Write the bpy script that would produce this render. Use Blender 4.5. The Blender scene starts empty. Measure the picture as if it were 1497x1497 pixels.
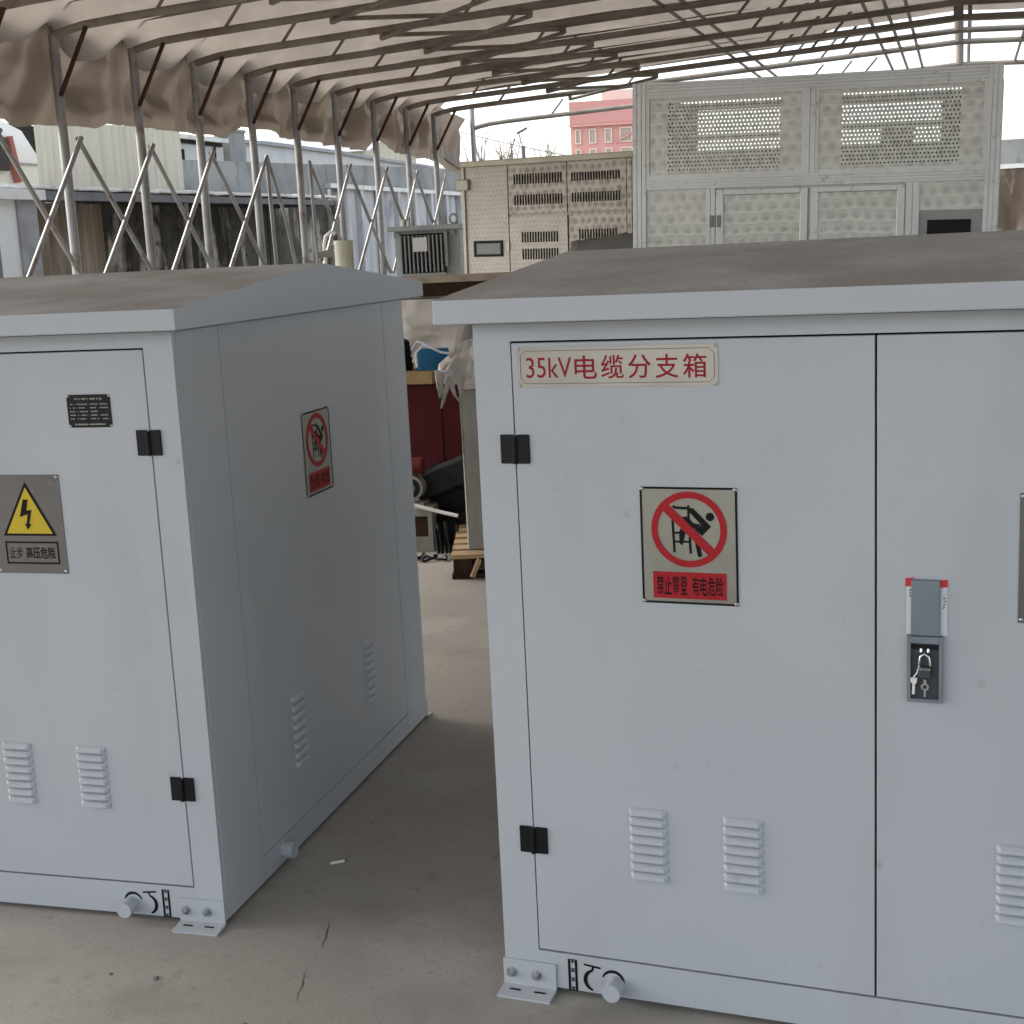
import bpy, bmesh, math, random
from mathutils import Vector, Matrix, noise
R = math.radians
rnd = random.Random(7)
scene = bpy.context.scene
COL = scene.collection

# ------------------------------------------------------------------ camera
cam_d = bpy.data.cameras.new('camera'); cam = bpy.data.objects.new('camera', cam_d); COL.objects.link(cam)
scene.camera = cam
cam_d.sensor_width = 36; cam_d.lens = 2043.5 / 1497 * 36
cam_d.clip_start = 0.05; cam_d.clip_end = 1500
pi_, ro_ = R(10.6755), R(-2.781)
fwd = Vector((0, math.cos(pi_), -math.sin(pi_))); up = Vector((0, math.sin(pi_), math.cos(pi_))); rt = Vector((1, 0, 0))
r2 = math.cos(ro_) * rt + math.sin(ro_) * up; u2 = -math.sin(ro_) * rt + math.cos(ro_) * up
m = Matrix((r2, u2, -fwd)).transposed().to_4x4(); m.translation = Vector((0, 0, 1.59))
cam.matrix_world = m

# ------------------------------------------------------------------ world, sun, exposure
SUN_EL, SUN_AZ = R(40), R(290)          # azimuth clockwise from +Y (behind the camera)
w = bpy.data.worlds.new('World'); scene.world = w; w.use_nodes = True
nt = w.node_tree
bg = nt.nodes['Background']
sky = nt.nodes.new('ShaderNodeTexSky'); sky.sky_type = 'NISHITA'; sky.sun_disc = False
sky.sun_elevation = SUN_EL; sky.sun_rotation = SUN_AZ
sky.air_density = 1.0; sky.dust_density = 4.0; sky.ozone_density = 1.0
hs = nt.nodes.new('ShaderNodeHueSaturation'); hs.inputs['Saturation'].default_value = .5     # thin overcast: a greyer sky
nt.links.new(sky.outputs[0], hs.inputs['Color']); nt.links.new(hs.outputs[0], bg.inputs[0]); bg.inputs[1].default_value = 0.15
sd = bpy.data.lights.new('sun', 'SUN'); sd.energy = 0.58; sd.angle = R(20); sd.color = (1, 0.965, 0.92)
sun = bpy.data.objects.new('sun', sd); COL.objects.link(sun)
sdir = Vector((math.sin(SUN_AZ) * math.cos(SUN_EL), math.cos(SUN_AZ) * math.cos(SUN_EL), math.sin(SUN_EL)))
sun.rotation_euler = sdir.to_track_quat('Z', 'Y').to_euler()
sun.location = (-20, 5, 20)
vs = scene.view_settings
vs.view_transform = 'Standard'; vs.look = 'None'; vs.gamma = 1; vs.use_curve_mapping = False
vs.exposure = 1.95

# ------------------------------------------------------------------ materials
def mat(name, col, rough=.6, metal=0., mixes=(), bump=None, trans=0., spec=None):
    """mixes: (scale, colour, low, high, detail, stretch) noise layers mixed over the base colour; bump: (scale, strength)"""
    M = bpy.data.materials.new(name); M.use_nodes = True
    T = M.node_tree; N = T.nodes; L = T.links
    b = N['Principled BSDF']; b.inputs['Roughness'].default_value = rough; b.inputs['Metallic'].default_value = metal
    spec = .5 if spec is None else spec
    b.inputs['Specular IOR Level'].default_value = spec
    b.inputs['Base Color'].default_value = (*col, 1)
    geo = N.new('ShaderNodeNewGeometry'); last = None
    for mx in mixes:
        sc, c2, lo, hi = mx[:4]; det = mx[4] if len(mx) > 4 else 4; st = mx[5] if len(mx) > 5 else (1, 1, 1)
        mp = N.new('ShaderNodeMapping'); mp.inputs['Scale'].default_value = st; L.new(geo.outputs['Position'], mp.inputs[0])
        nz = N.new('ShaderNodeTexNoise'); nz.inputs['Scale'].default_value = sc; nz.inputs['Detail'].default_value = det
        L.new(mp.outputs[0], nz.inputs['Vector'])
        mr = N.new('ShaderNodeMapRange'); mr.inputs['From Min'].default_value = lo; mr.inputs['From Max'].default_value = hi
        L.new(nz.outputs[0], mr.inputs[0])
        mi = N.new('ShaderNodeMix'); mi.data_type = 'RGBA'
        L.new(mr.outputs[0], mi.inputs['Factor'])
        if last is None: mi.inputs[6].default_value = (*col, 1)
        else: L.new(last, mi.inputs[6])
        mi.inputs[7].default_value = (*c2, 1); last = mi.outputs[2]
    if last is not None: L.new(last, b.inputs['Base Color'])
    if bump:
        nz = N.new('ShaderNodeTexNoise'); nz.inputs['Scale'].default_value = bump[0]; nz.inputs['Detail'].default_value = 5
        L.new(geo.outputs['Position'], nz.inputs['Vector'])
        bp = N.new('ShaderNodeBump'); bp.inputs['Strength'].default_value = bump[1]; bp.inputs['Distance'].default_value = .02
        L.new(nz.outputs[0], bp.inputs['Height']); L.new(bp.outputs[0], b.inputs['Normal'])
    if trans:
        tr = N.new('ShaderNodeBsdfTranslucent'); ms = N.new('ShaderNodeMixShader'); ms.inputs[0].default_value = trans
        if last is not None: L.new(last, tr.inputs[0])
        else: tr.inputs[0].default_value = (*col, 1)
        L.new(b.outputs[0], ms.inputs[1]); L.new(tr.outputs[0], ms.inputs[2])
        L.new(ms.outputs[0], N['Material Output'].inputs[0])
    return M

def crease(M_, scale, dist, strength):
    """cloth creases: ridged relief on a fabric material"""
    T = M_.node_tree; N = T.nodes; L = T.links; b = N['Principled BSDF']
    g = N.new('ShaderNodeNewGeometry'); mp = N.new('ShaderNodeMapping'); mp.inputs['Scale'].default_value = (1, 1, .55); mp.inputs['Rotation'].default_value = (.5, .3, 0); L.new(g.outputs['Position'], mp.inputs[0])
    nz = N.new('ShaderNodeTexNoise'); nz.noise_type = 'RIDGED_MULTIFRACTAL'; nz.inputs['Scale'].default_value = scale; nz.inputs['Detail'].default_value = 1.5; L.new(mp.outputs[0], nz.inputs['Vector'])
    bp = N.new('ShaderNodeBump'); bp.inputs['Strength'].default_value = strength; bp.inputs['Distance'].default_value = dist
    L.new(nz.outputs[0], bp.inputs['Height'])
    old = b.inputs['Normal'].links[0].from_node; L.new(old.outputs[0], bp.inputs['Normal']); L.new(bp.outputs[0], b.inputs['Normal'])
    for n in N:
        if n.type == 'BSDF_TRANSLUCENT': L.new(bp.outputs[0], n.inputs['Normal'])

def swirl_mat(name, col, cell, dark, rough=.38, bump=.25):
    """aluminium sheet with a rolled pattern of overlapping round swirls: concentric relief in a staggered grid"""
    M = bpy.data.materials.new(name); M.use_nodes = True
    T = M.node_tree; N = T.nodes; L = T.links
    b = N['Principled BSDF']; b.inputs['Metallic'].default_value = .75
    tc = N.new('ShaderNodeTexCoord'); sx = N.new('ShaderNodeSeparateXYZ'); L.new(tc.outputs['Object'], sx.inputs[0])
    def mth(op, a, bb=None, c=None):
        n = N.new('ShaderNodeMath'); n.operation = op
        for i, q in enumerate((a, bb, c)):
            if q is None: continue
            if isinstance(q, (int, float)): n.inputs[i].default_value = q
            else: L.new(q, n.inputs[i])
        return n.outputs[0]
    wz = N.new('ShaderNodeTexNoise'); wz.inputs['Scale'].default_value = 2.2 / cell * .1; wz.inputs['Detail'].default_value = 2; L.new(tc.outputs['Object'], wz.inputs['Vector'])
    ws = N.new('ShaderNodeSeparateColor'); L.new(wz.outputs['Color'], ws.inputs[0])
    X = mth('ADD', mth('DIVIDE', sx.outputs[0], cell), mth('MULTIPLY', ws.outputs[0], .9)); Zr = mth('ADD', mth('DIVIDE', sx.outputs[2], cell * .9), mth('MULTIPLY', ws.outputs[1], .9))
    row = mth('FLOOR', Zr); odd = mth('MULTIPLY', mth('FLOORED_MODULO', row, 2.), .5)
    fx = mth('SUBTRACT', mth('FRACT', mth('ADD', X, odd)), .5); fz = mth('SUBTRACT', mth('FRACT', Zr), .5)
    r_ = mth('SQRT', mth('ADD', mth('MULTIPLY', fx, fx), mth('MULTIPLY', fz, fz)))
    geo = N.new('ShaderNodeNewGeometry')
    nz = N.new('ShaderNodeTexNoise'); nz.inputs['Scale'].default_value = 9; nz.inputs['Detail'].default_value = 3
    L.new(geo.outputs['Position'], nz.inputs['Vector'])
    h = mth('SUBTRACT', mth('COSINE', mth('MULTIPLY', r_, 9.)), mth('MULTIPLY', nz.outputs[0], 1.2))
    bp = N.new('ShaderNodeBump'); bp.inputs['Strength'].default_value = bump; bp.inputs['Distance'].default_value = cell * .05
    L.new(h, bp.inputs['Height']); L.new(bp.outputs[0], b.inputs['Normal'])
    mr = N.new('ShaderNodeMapRange'); mr.inputs['From Min'].default_value = .05; mr.inputs['From Max'].default_value = .6
    L.new(mth('ADD', r_, mth('MULTIPLY', mth('SUBTRACT', nz.outputs[0], .5), .9)), mr.inputs[0])
    mi = N.new('ShaderNodeMix'); mi.data_type = 'RGBA'; mi.inputs[6].default_value = (*dark, 1); mi.inputs[7].default_value = (*col, 1)
    L.new(mr.outputs[0], mi.inputs['Factor']); L.new(mi.outputs[2], b.inputs['Base Color'])
    b.inputs['Roughness'].default_value = rough
    return M

PAINT = (.405, .432, .458)
M = {}
M['paint'] = mat('light_grey_paint', PAINT, .40, 0, [(1.1, (.372, .40, .425), .42, .7, 3), (5, (.345, .365, .375), .56, .85, 7, (1, 1, .3)), (23, (.27, .275, .265), .68, .88, 7), (70, (.24, .235, .22), .73, .85, 3)], (2.2, .05))
M['roof_paint'] = mat('dusty_roof_paint', PAINT, .6, 0)
def dusty_roof():
    T = M['roof_paint'].node_tree; N = T.nodes; L = T.links; b = N['Principled BSDF']
    g = N.new('ShaderNodeNewGeometry'); s = N.new('ShaderNodeSeparateXYZ'); L.new(g.outputs['True Normal'], s.inputs[0])
    up_ = N.new('ShaderNodeMapRange'); up_.inputs['From Min'].default_value = .5; up_.inputs['From Max'].default_value = .9; L.new(s.outputs[2], up_.inputs[0])
    nz = N.new('ShaderNodeTexNoise'); nz.inputs['Scale'].default_value = 3.5; nz.inputs['Detail'].default_value = 7; L.new(g.outputs['Position'], nz.inputs['Vector'])
    mr = N.new('ShaderNodeMapRange'); mr.inputs['From Min'].default_value = .34; mr.inputs['From Max'].default_value = .62; mr.inputs['To Min'].default_value = .30; L.new(nz.outputs[0], mr.inputs[0])
    mu = N.new('ShaderNodeMath'); mu.operation = 'MULTIPLY'; L.new(up_.outputs[0], mu.inputs[0]); L.new(mr.outputs[0], mu.inputs[1])
    n2 = N.new('ShaderNodeTexNoise'); n2.inputs['Scale'].default_value = 1.4; n2.inputs['Detail'].default_value = 5; L.new(g.outputs['Position'], n2.inputs['Vector'])
    dm = N.new('ShaderNodeMix'); dm.data_type = 'RGBA'; dm.inputs[6].default_value = (.21, .200, .182, 1); dm.inputs[7].default_value = (.30, .295, .28, 1); L.new(n2.outputs[0], dm.inputs['Factor'])
    mi = N.new('ShaderNodeMix'); mi.data_type = 'RGBA'; mi.inputs[6].default_value = (*PAINT, 1)
    L.new(dm.outputs[2], mi.inputs[7]); L.new(mu.outputs[0], mi.inputs['Factor']); L.new(mi.outputs[2], b.inputs['Base Color'])
    n3 = N.new('ShaderNodeTexNoise'); n3.inputs['Scale'].default_value = 60; n3.inputs['Detail'].default_value = 6; L.new(g.outputs['Position'], n3.inputs['Vector'])
    m3 = N.new('ShaderNodeMapRange'); m3.inputs['From Min'].default_value = .56; m3.inputs['From Max'].default_value = .78; m3.inputs['To Max'].default_value = .6; L.new(n3.outputs[0], m3.inputs[0])
    x3 = N.new('ShaderNodeMix'); x3.data_type = 'RGBA'; L.new(mi.outputs[2], x3.inputs[6]); x3.inputs[7].default_value = (.15, .138, .12, 1); m4 = N.new('ShaderNodeMath'); m4.operation = 'MULTIPLY'; L.new(m3.outputs[0], m4.inputs[0]); L.new(up_.outputs[0], m4.inputs[1]); L.new(m4.outputs[0], x3.inputs['Factor'])
    L.new(x3.outputs[2], b.inputs['Base Color'])
    b.inputs['Roughness'].default_value = .7
dusty_roof()
M['gap_shade'] = mat('dark_gap_shade', (.01, .011, .012), .9, spec=.1)  # near-black for gaps and holes, their shade put in as colour
M['black'] = mat('black_plastic', (.006, .0065, .008), .45, 0, [(30, (.010, .011, .013), .5, .8)], spec=.22)
M['steel'] = mat('stainless_plate', (.135, .128, .123), .45, .55, [(3, (.10, .095, .092), .4, .65), (25, (.2, .19, .18), .62, .8)], (4, .08))
M['steel_warm'] = mat('pale_steel_plate', (.29, .285, .242), .42, .5, [(5, (.235, .23, .195), .45, .65)], (5, .06))
M['steel_title'] = mat('brushed_title_plate', (.40, .375, .33), .38, .6, [(4, (.31, .29, .255), .42, .65, 4, (1, 1, 3)), (2, (.45, .39, .33), .5, .7)], (5, .06))
M['bolt'] = mat('zinc_bolt', (.45, .46, .47), .38, .9, [(60, (.25, .22, .18), .55, .7)])
M['red_print'] = mat('red_print', (.34, .014, .02), .6, 0, [(40, (.28, .015, .02), .5, .7)], spec=.2)
M['red_ink'] = mat('red_lettering', (.25, .012, .02), .6, spec=.2)
M['black_print'] = mat('black_print', (.006, .006, .006), .6, spec=.15)
M['grey_line'] = mat('grey_line_print', (.12, .11, .10), .5)
M['yellow_print'] = mat('yellow_print', (.52, .385, .022), .55, 0, [(18, (.46, .33, .02), .45, .7)], spec=.3)
M['plate_ink'] = mat('pale_plate_ink', (.30, .30, .28), .5)
M['nameplate'] = mat('black_name_plate', (.008, .009, .0085), .5, 0, [(40, (.014, .014, .013), .5, .7)], spec=.2)
M['lock_grey'] = mat('blue_grey_lock_metal', (.19, .225, .25), .45, .35, [(12, (.16, .19, .21), .45, .7)])
M['lock_dark'] = mat('dark_lock_recess', (.045, .055, .065), .5, .2)
M['chrome'] = mat('worn_chrome', (.6, .6, .6), .25, 1, [(50, (.35, .35, .34), .5, .7)])
M['film'] = mat('white_film', (.6, .61, .66), .35)
M['film_red'] = mat('red_film_edge', (.55, .02, .03), .4)
M['galv'] = mat('galvanised_tube', (.27, .272, .268), .5, .35, [(1.6, (.19, .185, .175), .4, .65), (7, (.15, .105, .08), .56, .72, 6)])
M['rust'] = mat('rusty_painted_tube', (.20, .178, .148), .7, .0, [(6, (.14, .095, .068), .50, .72), (2, (.13, .118, .10), .4, .7)], spec=.2)
M['rust_red'] = mat('rusty_brace_tube', (.055, .026, .019), .8, 0, [(8, (.032, .02, .016), .45, .7)], spec=.15)
M['fabric'] = mat('tent_fabric', (.305, .268, .228), .9, 0, [(.9, (.265, .232, .197), .4, .65), (3, (.37, .325, .28), .5, .75, 2)], (12, .05), trans=.27, spec=.15)
M['curtain'] = mat('curtain_fabric', (.195, .163, .134), .9, 0, [(.8, (.172, .145, .118), .4, .65), (2.3, (.15, .125, .102), .56, .74, 2, (1, 1, .5))], (12, .05), trans=.17, spec=.15)
crease(M['curtain'], 1.5, .16, .75); crease(M['fabric'], .9, .10, .35)
M['concrete_wall'] = mat('grey_concrete', (.24, .245, .23), .95, 0, [(1.2, (.18, .185, .172), .4, .62, 8), (6, (.12, .122, .112), .55, .75, 8, (1, 1, .35))], (14, .25))
M['stained'] = mat('stained_concrete', (.075, .066, .05), .95, 0, [(1.0, (.016, .0145, .010), .38, .6, 8, (1, 1, .5)), (3.0, (.40, .36, .31), .53, .68, 8, (1, 1, .3)), (7, (.014, .017, .009), .52, .7, 8)], (10, .4))
M['stained_brown'] = mat('brown_stained_concrete', (.12, .09, .065), .95, 0, [(1.3, (.03, .02, .013), .4, .6, 8, (1, 1, .35)), (3.2, (.34, .29, .24), .52, .75, 8, (1, 1, .4))], (10, .4))
M['whitewash'] = mat('whitewashed_panel', (.43, .43, .42), .9, 0, [(1.6, (.26, .26, .26), .45, .62, 6, (1, 1, .18)), (2.4, (.19, .165, .19), .56, .72, 8, (1, 1, .5))], (12, .2))
M['cream_sheet'] = mat('cream_sheet_metal', (.50, .47, .375), .6, .1, [(3, (.45, .41, .31), .42, .62, 5, (1.5, 1.5, .2)), (5, (.34, .29, .21), .6, .78, 6, (2, 2, .2))])
M['brown_sheet'] = mat('weathered_brown_sheet', (.27, .22, .16), .75, 0, [(3, (.16, .12, .08), .42, .62, 5, (2, 2, .15)), (4, (.36, .31, .24), .58, .75, 6, (2, 2, .2))])
M['white_wall'] = mat('white_cabin_wall', (.62, .635, .62), .6, 0, [(2, (.58, .61, .63), .45, .7)])
M['grey_trim'] = mat('grey_trim', (.26, .27, .28), .6, 0, [(4, (.2, .2, .2), .45, .7)])
M['fascia'] = mat('dull_grey_fascia', (.13, .13, .135), .8, 0, [(4, (.10, .1, .1), .45, .7)])
M['white_edge'] = mat('pale_roof_edge', (.60, .60, .57), .75, 0, [(6, (.42, .41, .37), .5, .7, 6)])
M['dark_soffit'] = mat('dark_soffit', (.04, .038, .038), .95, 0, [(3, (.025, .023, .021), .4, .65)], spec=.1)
M['pale_blue'] = mat('pale_blue_sheet', (.47, .475, .46), .7, .0, [(1.2, (.38, .385, .37), .45, .7)])
M['terracotta'] = mat('terracotta_paint', (.25, .085, .065), .85, 0, [(6, (.28, .1, .08), .45, .7)])
M['alu'] = mat('aluminium_profile', (.66, .68, .68), .38, .55, [(2, (.60, .615, .61), .42, .66), (20, (.35, .36, .345), .6, .8)])
M['swirl'] = swirl_mat('swirl_aluminium', (.60, .605, .57), .088, (.44, .445, .415), .36, .11)
M['swirl_fine'] = swirl_mat('fine_swirl_aluminium', (.42, .395, .352), .045, (.33, .31, .275), .48, .16)
M['swirl_spot'] = swirl_mat('spotted_swirl_aluminium', (.42, .395, .352), .072, (.22, .205, .18), .48, .2)
M['beige_alu'] = mat('beige_aluminium_trim', (.47, .45, .37), .45, .5, [(3, (.40, .38, .3), .45, .68)])
M['dark_in'] = mat('dark_interior', (.03, .028, .026), .9)
M['in_grey'] = mat('enclosure_inside', (.20, .19, .18), .6, .2)
M['slot'] = mat('vent_slot_dark', (.022, .015, .012), .9, spec=.1)
M['window_glass'] = mat('grey_window_glass', (.24, .27, .275), .15, 0)
M['tx'] = mat('transformer_grey', (.33, .37, .37), .5, 0, [(4, (.28, .31, .31), .45, .7)])
M['fin'] = mat('radiator_fin_grey', (.25, .27, .275), .5)
M['tag'] = mat('pale_paper_tag', (.62, .60, .62), .7)
M['barrel'] = mat('cream_plastic_barrel', (.50, .50, .40), .5, 0, [(4, (.44, .43, .33), .45, .7)])
M['white_pvc'] = mat('white_pvc', (.68, .67, .66), .4)
M['plastic'] = mat('white_plastic_sheet', (.46, .43, .395), .5, 0, [(7, (.36, .33, .30), .45, .65)], (14, .35), trans=.15, spec=.35)
M['wood'] = mat('pallet_wood', (.40, .285, .16), .8, 0, [(5, (.31, .21, .11), .42, .65, 6, (1, 6, 6)), (15, (.22, .15, .085), .62, .8)], (30, .2))
M['wood_dark'] = mat('old_dark_wood', (.05, .028, .018), .9, 0, [(6, (.03, .017, .011), .45, .65)], spec=.1)
M['plank'] = mat('dusty_plank', (.30, .25, .19), .85, 0, [(10, (.24, .19, .14), .45, .65)])
M['board'] = mat('yellow_board_edge', (.24, .155, .065), .8, 0, [(10, (.18, .115, .05), .45, .65)])
M['maroon'] = mat('maroon_paint', (.050, .003, .005), .6, 0, [(3, (.03, .003, .004), .4, .66)], spec=.12)
M['blue'] = mat('blue_tote_fabric', (.006, .10, .20), .6, 0, [(6, (.004, .06, .13), .42, .65)], spec=.25)
M['strap'] = mat('white_strap', (.5, .54, .6), .6)
M['machine'] = mat('dark_green_machine', (.018, .022, .021), .7, 0, [(9, (.010, .012, .012), .42, .66)], spec=.15)
M['machine_black'] = mat('oily_black_metal', (.008, .009, .010), .6, 0, spec=.15)
M['fan'] = mat('pale_fan_casing', (.25, .235, .21), .6, 0, [(9, (.15, .14, .125), .45, .7)])
M['red_bits'] = mat('dull_red_casing', (.09, .012, .010), .65, spec=.2)
M['cab2'] = mat('warm_grey_cabinet', (.29, .275, .25), .55, 0, [(3, (.25, .235, .21), .42, .68)])
M['tarp'] = mat('grey_tarpaulin', (.15, .142, .13), .9, 0, [(5, (.14, .13, .12), .45, .65)], (16, .2))
M['red_bldg'] = mat('hazy_red_facade', (.56, .285, .25), .85, 0, [(.2, (.53, .265, .23), .4, .65)])  # distance haze is put into the facade colour as a paler red
M['red_dark'] = mat('dark_red_band', (.50, .245, .22), .85)
M['bldg_trim'] = mat('pale_window_trim', (.6, .5, .43), .8)
M['bldg_glass'] = mat('pale_window_glass', (.36, .30, .24), .4)
M['twig'] = mat('bare_twig', (.20, .15, .12), .9)
M['pole'] = mat('grey_pole', (.12, .11, .11), .7)
M['butt'] = mat('cigarette_paper', (.7, .68, .64), .8)
M['pebble'] = mat('pebble_stone', (.20, .185, .165), .9, 0, [(40, (.13, .12, .11), .45, .65)])

def ground_mat():
    G = mat('concrete_ground', (.312, .290, .257), .9, 0,
            [(.6, (.235, .223, .2), .40, .66, 7), (2.3, (.35, .337, .305), .50, .74, 8), (1.7, (.2, .19, .168), .58, .78, 9, (1, 1.7, 1)), (9, (.19, .178, .156), .62, .84, 9), (28, (.235, .222, .198), .56, .78, 6), (90, (.245, .233, .208), .55, .8, 2)], (120, .06))
    T = G.node_tree; N = T.nodes; L = T.links; b = N['Principled BSDF']
    src = b.inputs['Base Color'].links[0].from_socket
    g = N.new('ShaderNodeNewGeometry')
    # a hairline crack: |distance to a wandering line| below a noisy width
    nz = N.new('ShaderNodeTexNoise'); nz.inputs['Scale'].default_value = 5; nz.inputs['Detail'].default_value = 6; L.new(g.outputs['Position'], nz.inputs['Vector'])
    s = N.new('ShaderNodeSeparateXYZ'); L.new(g.outputs['Position'], s.inputs[0])
    def mth(op, a, bb=None):
        n = N.new('ShaderNodeMath'); n.operation = op
        for i, q in enumerate((a, bb)):
            if q is None: continue
            if isinstance(q, (int, float)): n.inputs[i].default_value = q
            else: L.new(q, n.inputs[i])
        return n.outputs[0]
    lx = mth('ADD', mth('MULTIPLY', mth('SUBTRACT', s.outputs[1], 2.73), .075), -.524)
    dd = mth('ABSOLUTE', mth('SUBTRACT', mth('SUBTRACT', s.outputs[0], lx), mth('MULTIPLY', mth('SUBTRACT', nz.outputs[0], .5), .06)))
    n2 = N.new('ShaderNodeTexNoise'); n2.inputs['Scale'].default_value = 13; n2.inputs['Detail'].default_value = 3; L.new(g.outputs['Position'], n2.inputs['Vector'])
    wd = mth('MULTIPLY', mth('SUBTRACT', n2.outputs[0], .40), .0135)
    near = mth('MULTIPLY', mth('LESS_THAN', s.outputs[1], 3.2), mth('GREATER_THAN', s.outputs[1], 1.2))
    k = mth('MULTIPLY', mth('LESS_THAN', dd, wd), near)
    mi = N.new('ShaderNodeMix'); mi.data_type = 'RGBA'; L.new(src, mi.inputs[6]); mi.inputs[7].default_value = (.09, .08, .068, 1); L.new(k, mi.inputs['Factor'])
    L.new(mi.outputs[2], b.inputs['Base Color'])
    return G
M['ground'] = ground_mat()

# ------------------------------------------------------------------ mesh helpers
class MB:
    def __init__(s): s.v = []; s.f = []; s.m = []; s.sm = []
    def add(s, vs, fs, mi=0, smooth=False):
        o = len(s.v); s.v += [tuple(p) for p in vs]
        for f in fs: s.f.append([o + i for i in f]); s.m.append(mi); s.sm.append(smooth)
        return s
    def box(s, x0, x1, y0, y1, z0, z1, mi=0):
        vs = [(x, y, z) for x in (x0, x1) for y in (y0, y1) for z in (z0, z1)]
        return s.add(vs, [(0, 1, 3, 2), (4, 6, 7, 5), (0, 4, 5, 1), (2, 3, 7, 6), (0, 2, 6, 4), (1, 5, 7, 3)], mi)
    def tube(s, pts, r, n=8, mi=0, caps=True, smooth=True):
        pts = [Vector(p) for p in pts]; rs = r if isinstance(r, (list, tuple)) else [r] * len(pts); vs = []; fs = []
        prev = None
        for i, p in enumerate(pts):
            d = (pts[min(i + 1, len(pts) - 1)] - pts[max(i - 1, 0)]).normalized()
            a = prev if prev is not None else (Vector((0, 0, 1)) if abs(d.z) < .9 else Vector((1, 0, 0)))
            x = (a - d * a.dot(d)).normalized(); y = d.cross(x); prev = x
            for k in range(n):
                t = 2 * math.pi * k / n; vs.append(p + (x * math.cos(t) + y * math.sin(t)) * rs[i])
        for i in range(len(pts) - 1):
            for k in range(n):
                a, b = i * n + k, i * n + (k + 1) % n
                fs.append((a, b, b + n, a + n))
        s.add(vs, fs, mi, smooth)
        if caps: s.add(vs[:n], [tuple(range(n))[::-1]], mi); s.add(vs[-n:], [tuple(range(n))], mi)
        return s
    def bar(s, p, q, wd, h, mi=0, upv=(0, 0, 1)):
        p, q = Vector(p), Vector(q); d = (q - p).normalized(); x = d.cross(Vector(upv)).normalized(); y = x.cross(d)
        vs = [e + x * a * wd / 2 + y * b * h / 2 for e in (p, q) for a, b in ((-1, -1), (1, -1), (1, 1), (-1, 1))]
        return s.add(vs, [(3, 2, 1, 0), (4, 5, 6, 7), (0, 1, 5, 4), (1, 2, 6, 5), (2, 3, 7, 6), (3, 0, 4, 7)], mi)
    def prism(s, poly, y0, y1, mi=0):
        """polygon in (x,z) extruded between y0 (towards the viewer) and y1"""
        n = len(poly); vs = [(x, y0, z) for x, z in poly] + [(x, y1, z) for x, z in poly]
        fs = [tuple(range(n)), tuple(range(n, 2 * n))[::-1]] + [(i, i + n, (i + 1) % n + n, (i + 1) % n) for i in range(n)]
        return s.add(vs, fs, mi)
    def flat(s, poly, y, mi=0):
        return s.add([(x, y, z) for x, z in poly], [tuple(range(len(poly)))], mi)
    def ring(s, cx, cz, r0, r1, y, n=40, mi=0, a0=0, a1=2 * math.pi):
        full = abs(a1 - a0 - 2 * math.pi) < 1e-6; vs = []
        for k in range(n + 1):
            t = a0 + (a1 - a0) * k / n; vs += [(cx + r0 * math.cos(t), y, cz + r0 * math.sin(t)), (cx + r1 * math.cos(t), y, cz + r1 * math.sin(t))]
        return s.add(vs, [(2 * k, 2 * k + 1, 2 * k + 3, 2 * k + 2) for k in range(n)], mi)
    def disc(s, cx, cz, r, y, n=20, mi=0): return s.flat([(cx + r * math.cos(2 * math.pi * k / n), cz + r * math.sin(2 * math.pi * k / n)) for k in range(n)], y, mi)
    def grid(s, rows, mi=0, smooth=True, closed=False):
        nr, nc = len(rows), len(rows[0]); vs = [p for r_ in rows for p in r_]
        fs = [(i * nc + j, i * nc + (j + 1) % nc, (i + 1) * nc + (j + 1) % nc, (i + 1) * nc + j) for i in range(nr - 1) for j in range(nc if closed else nc - 1)]
        return s.add(vs, fs, mi, smooth)
    def mesh(s, name, mats, bevel=0, seg=1):
        me = bpy.data.meshes.new(name); me.from_pydata(s.v, [], s.f)
        for q in (mats if isinstance(mats, (list, tuple)) else [mats]): me.materials.append(q)
        me.polygons.foreach_set('material_index', s.m); me.polygons.foreach_set('use_smooth', s.sm)
        bm = bmesh.new(); bm.from_mesh(me)
        bmesh.ops.recalc_face_normals(bm, faces=bm.faces)
        if bevel:
            es = [e for e in bm.edges if len(e.link_faces) == 2 and e.calc_face_angle(0) > .5]
            bmesh.ops.bevel(bm, geom=es, offset=bevel, segments=seg, affect='EDGES', profile=.5)
        bm.to_mesh(me); bm.free(); me.update()
        return me
    def build(s, name, mats, parent=None, bevel=0, seg=1): return link(name, s.mesh(name, mats, bevel, seg), parent)

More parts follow.
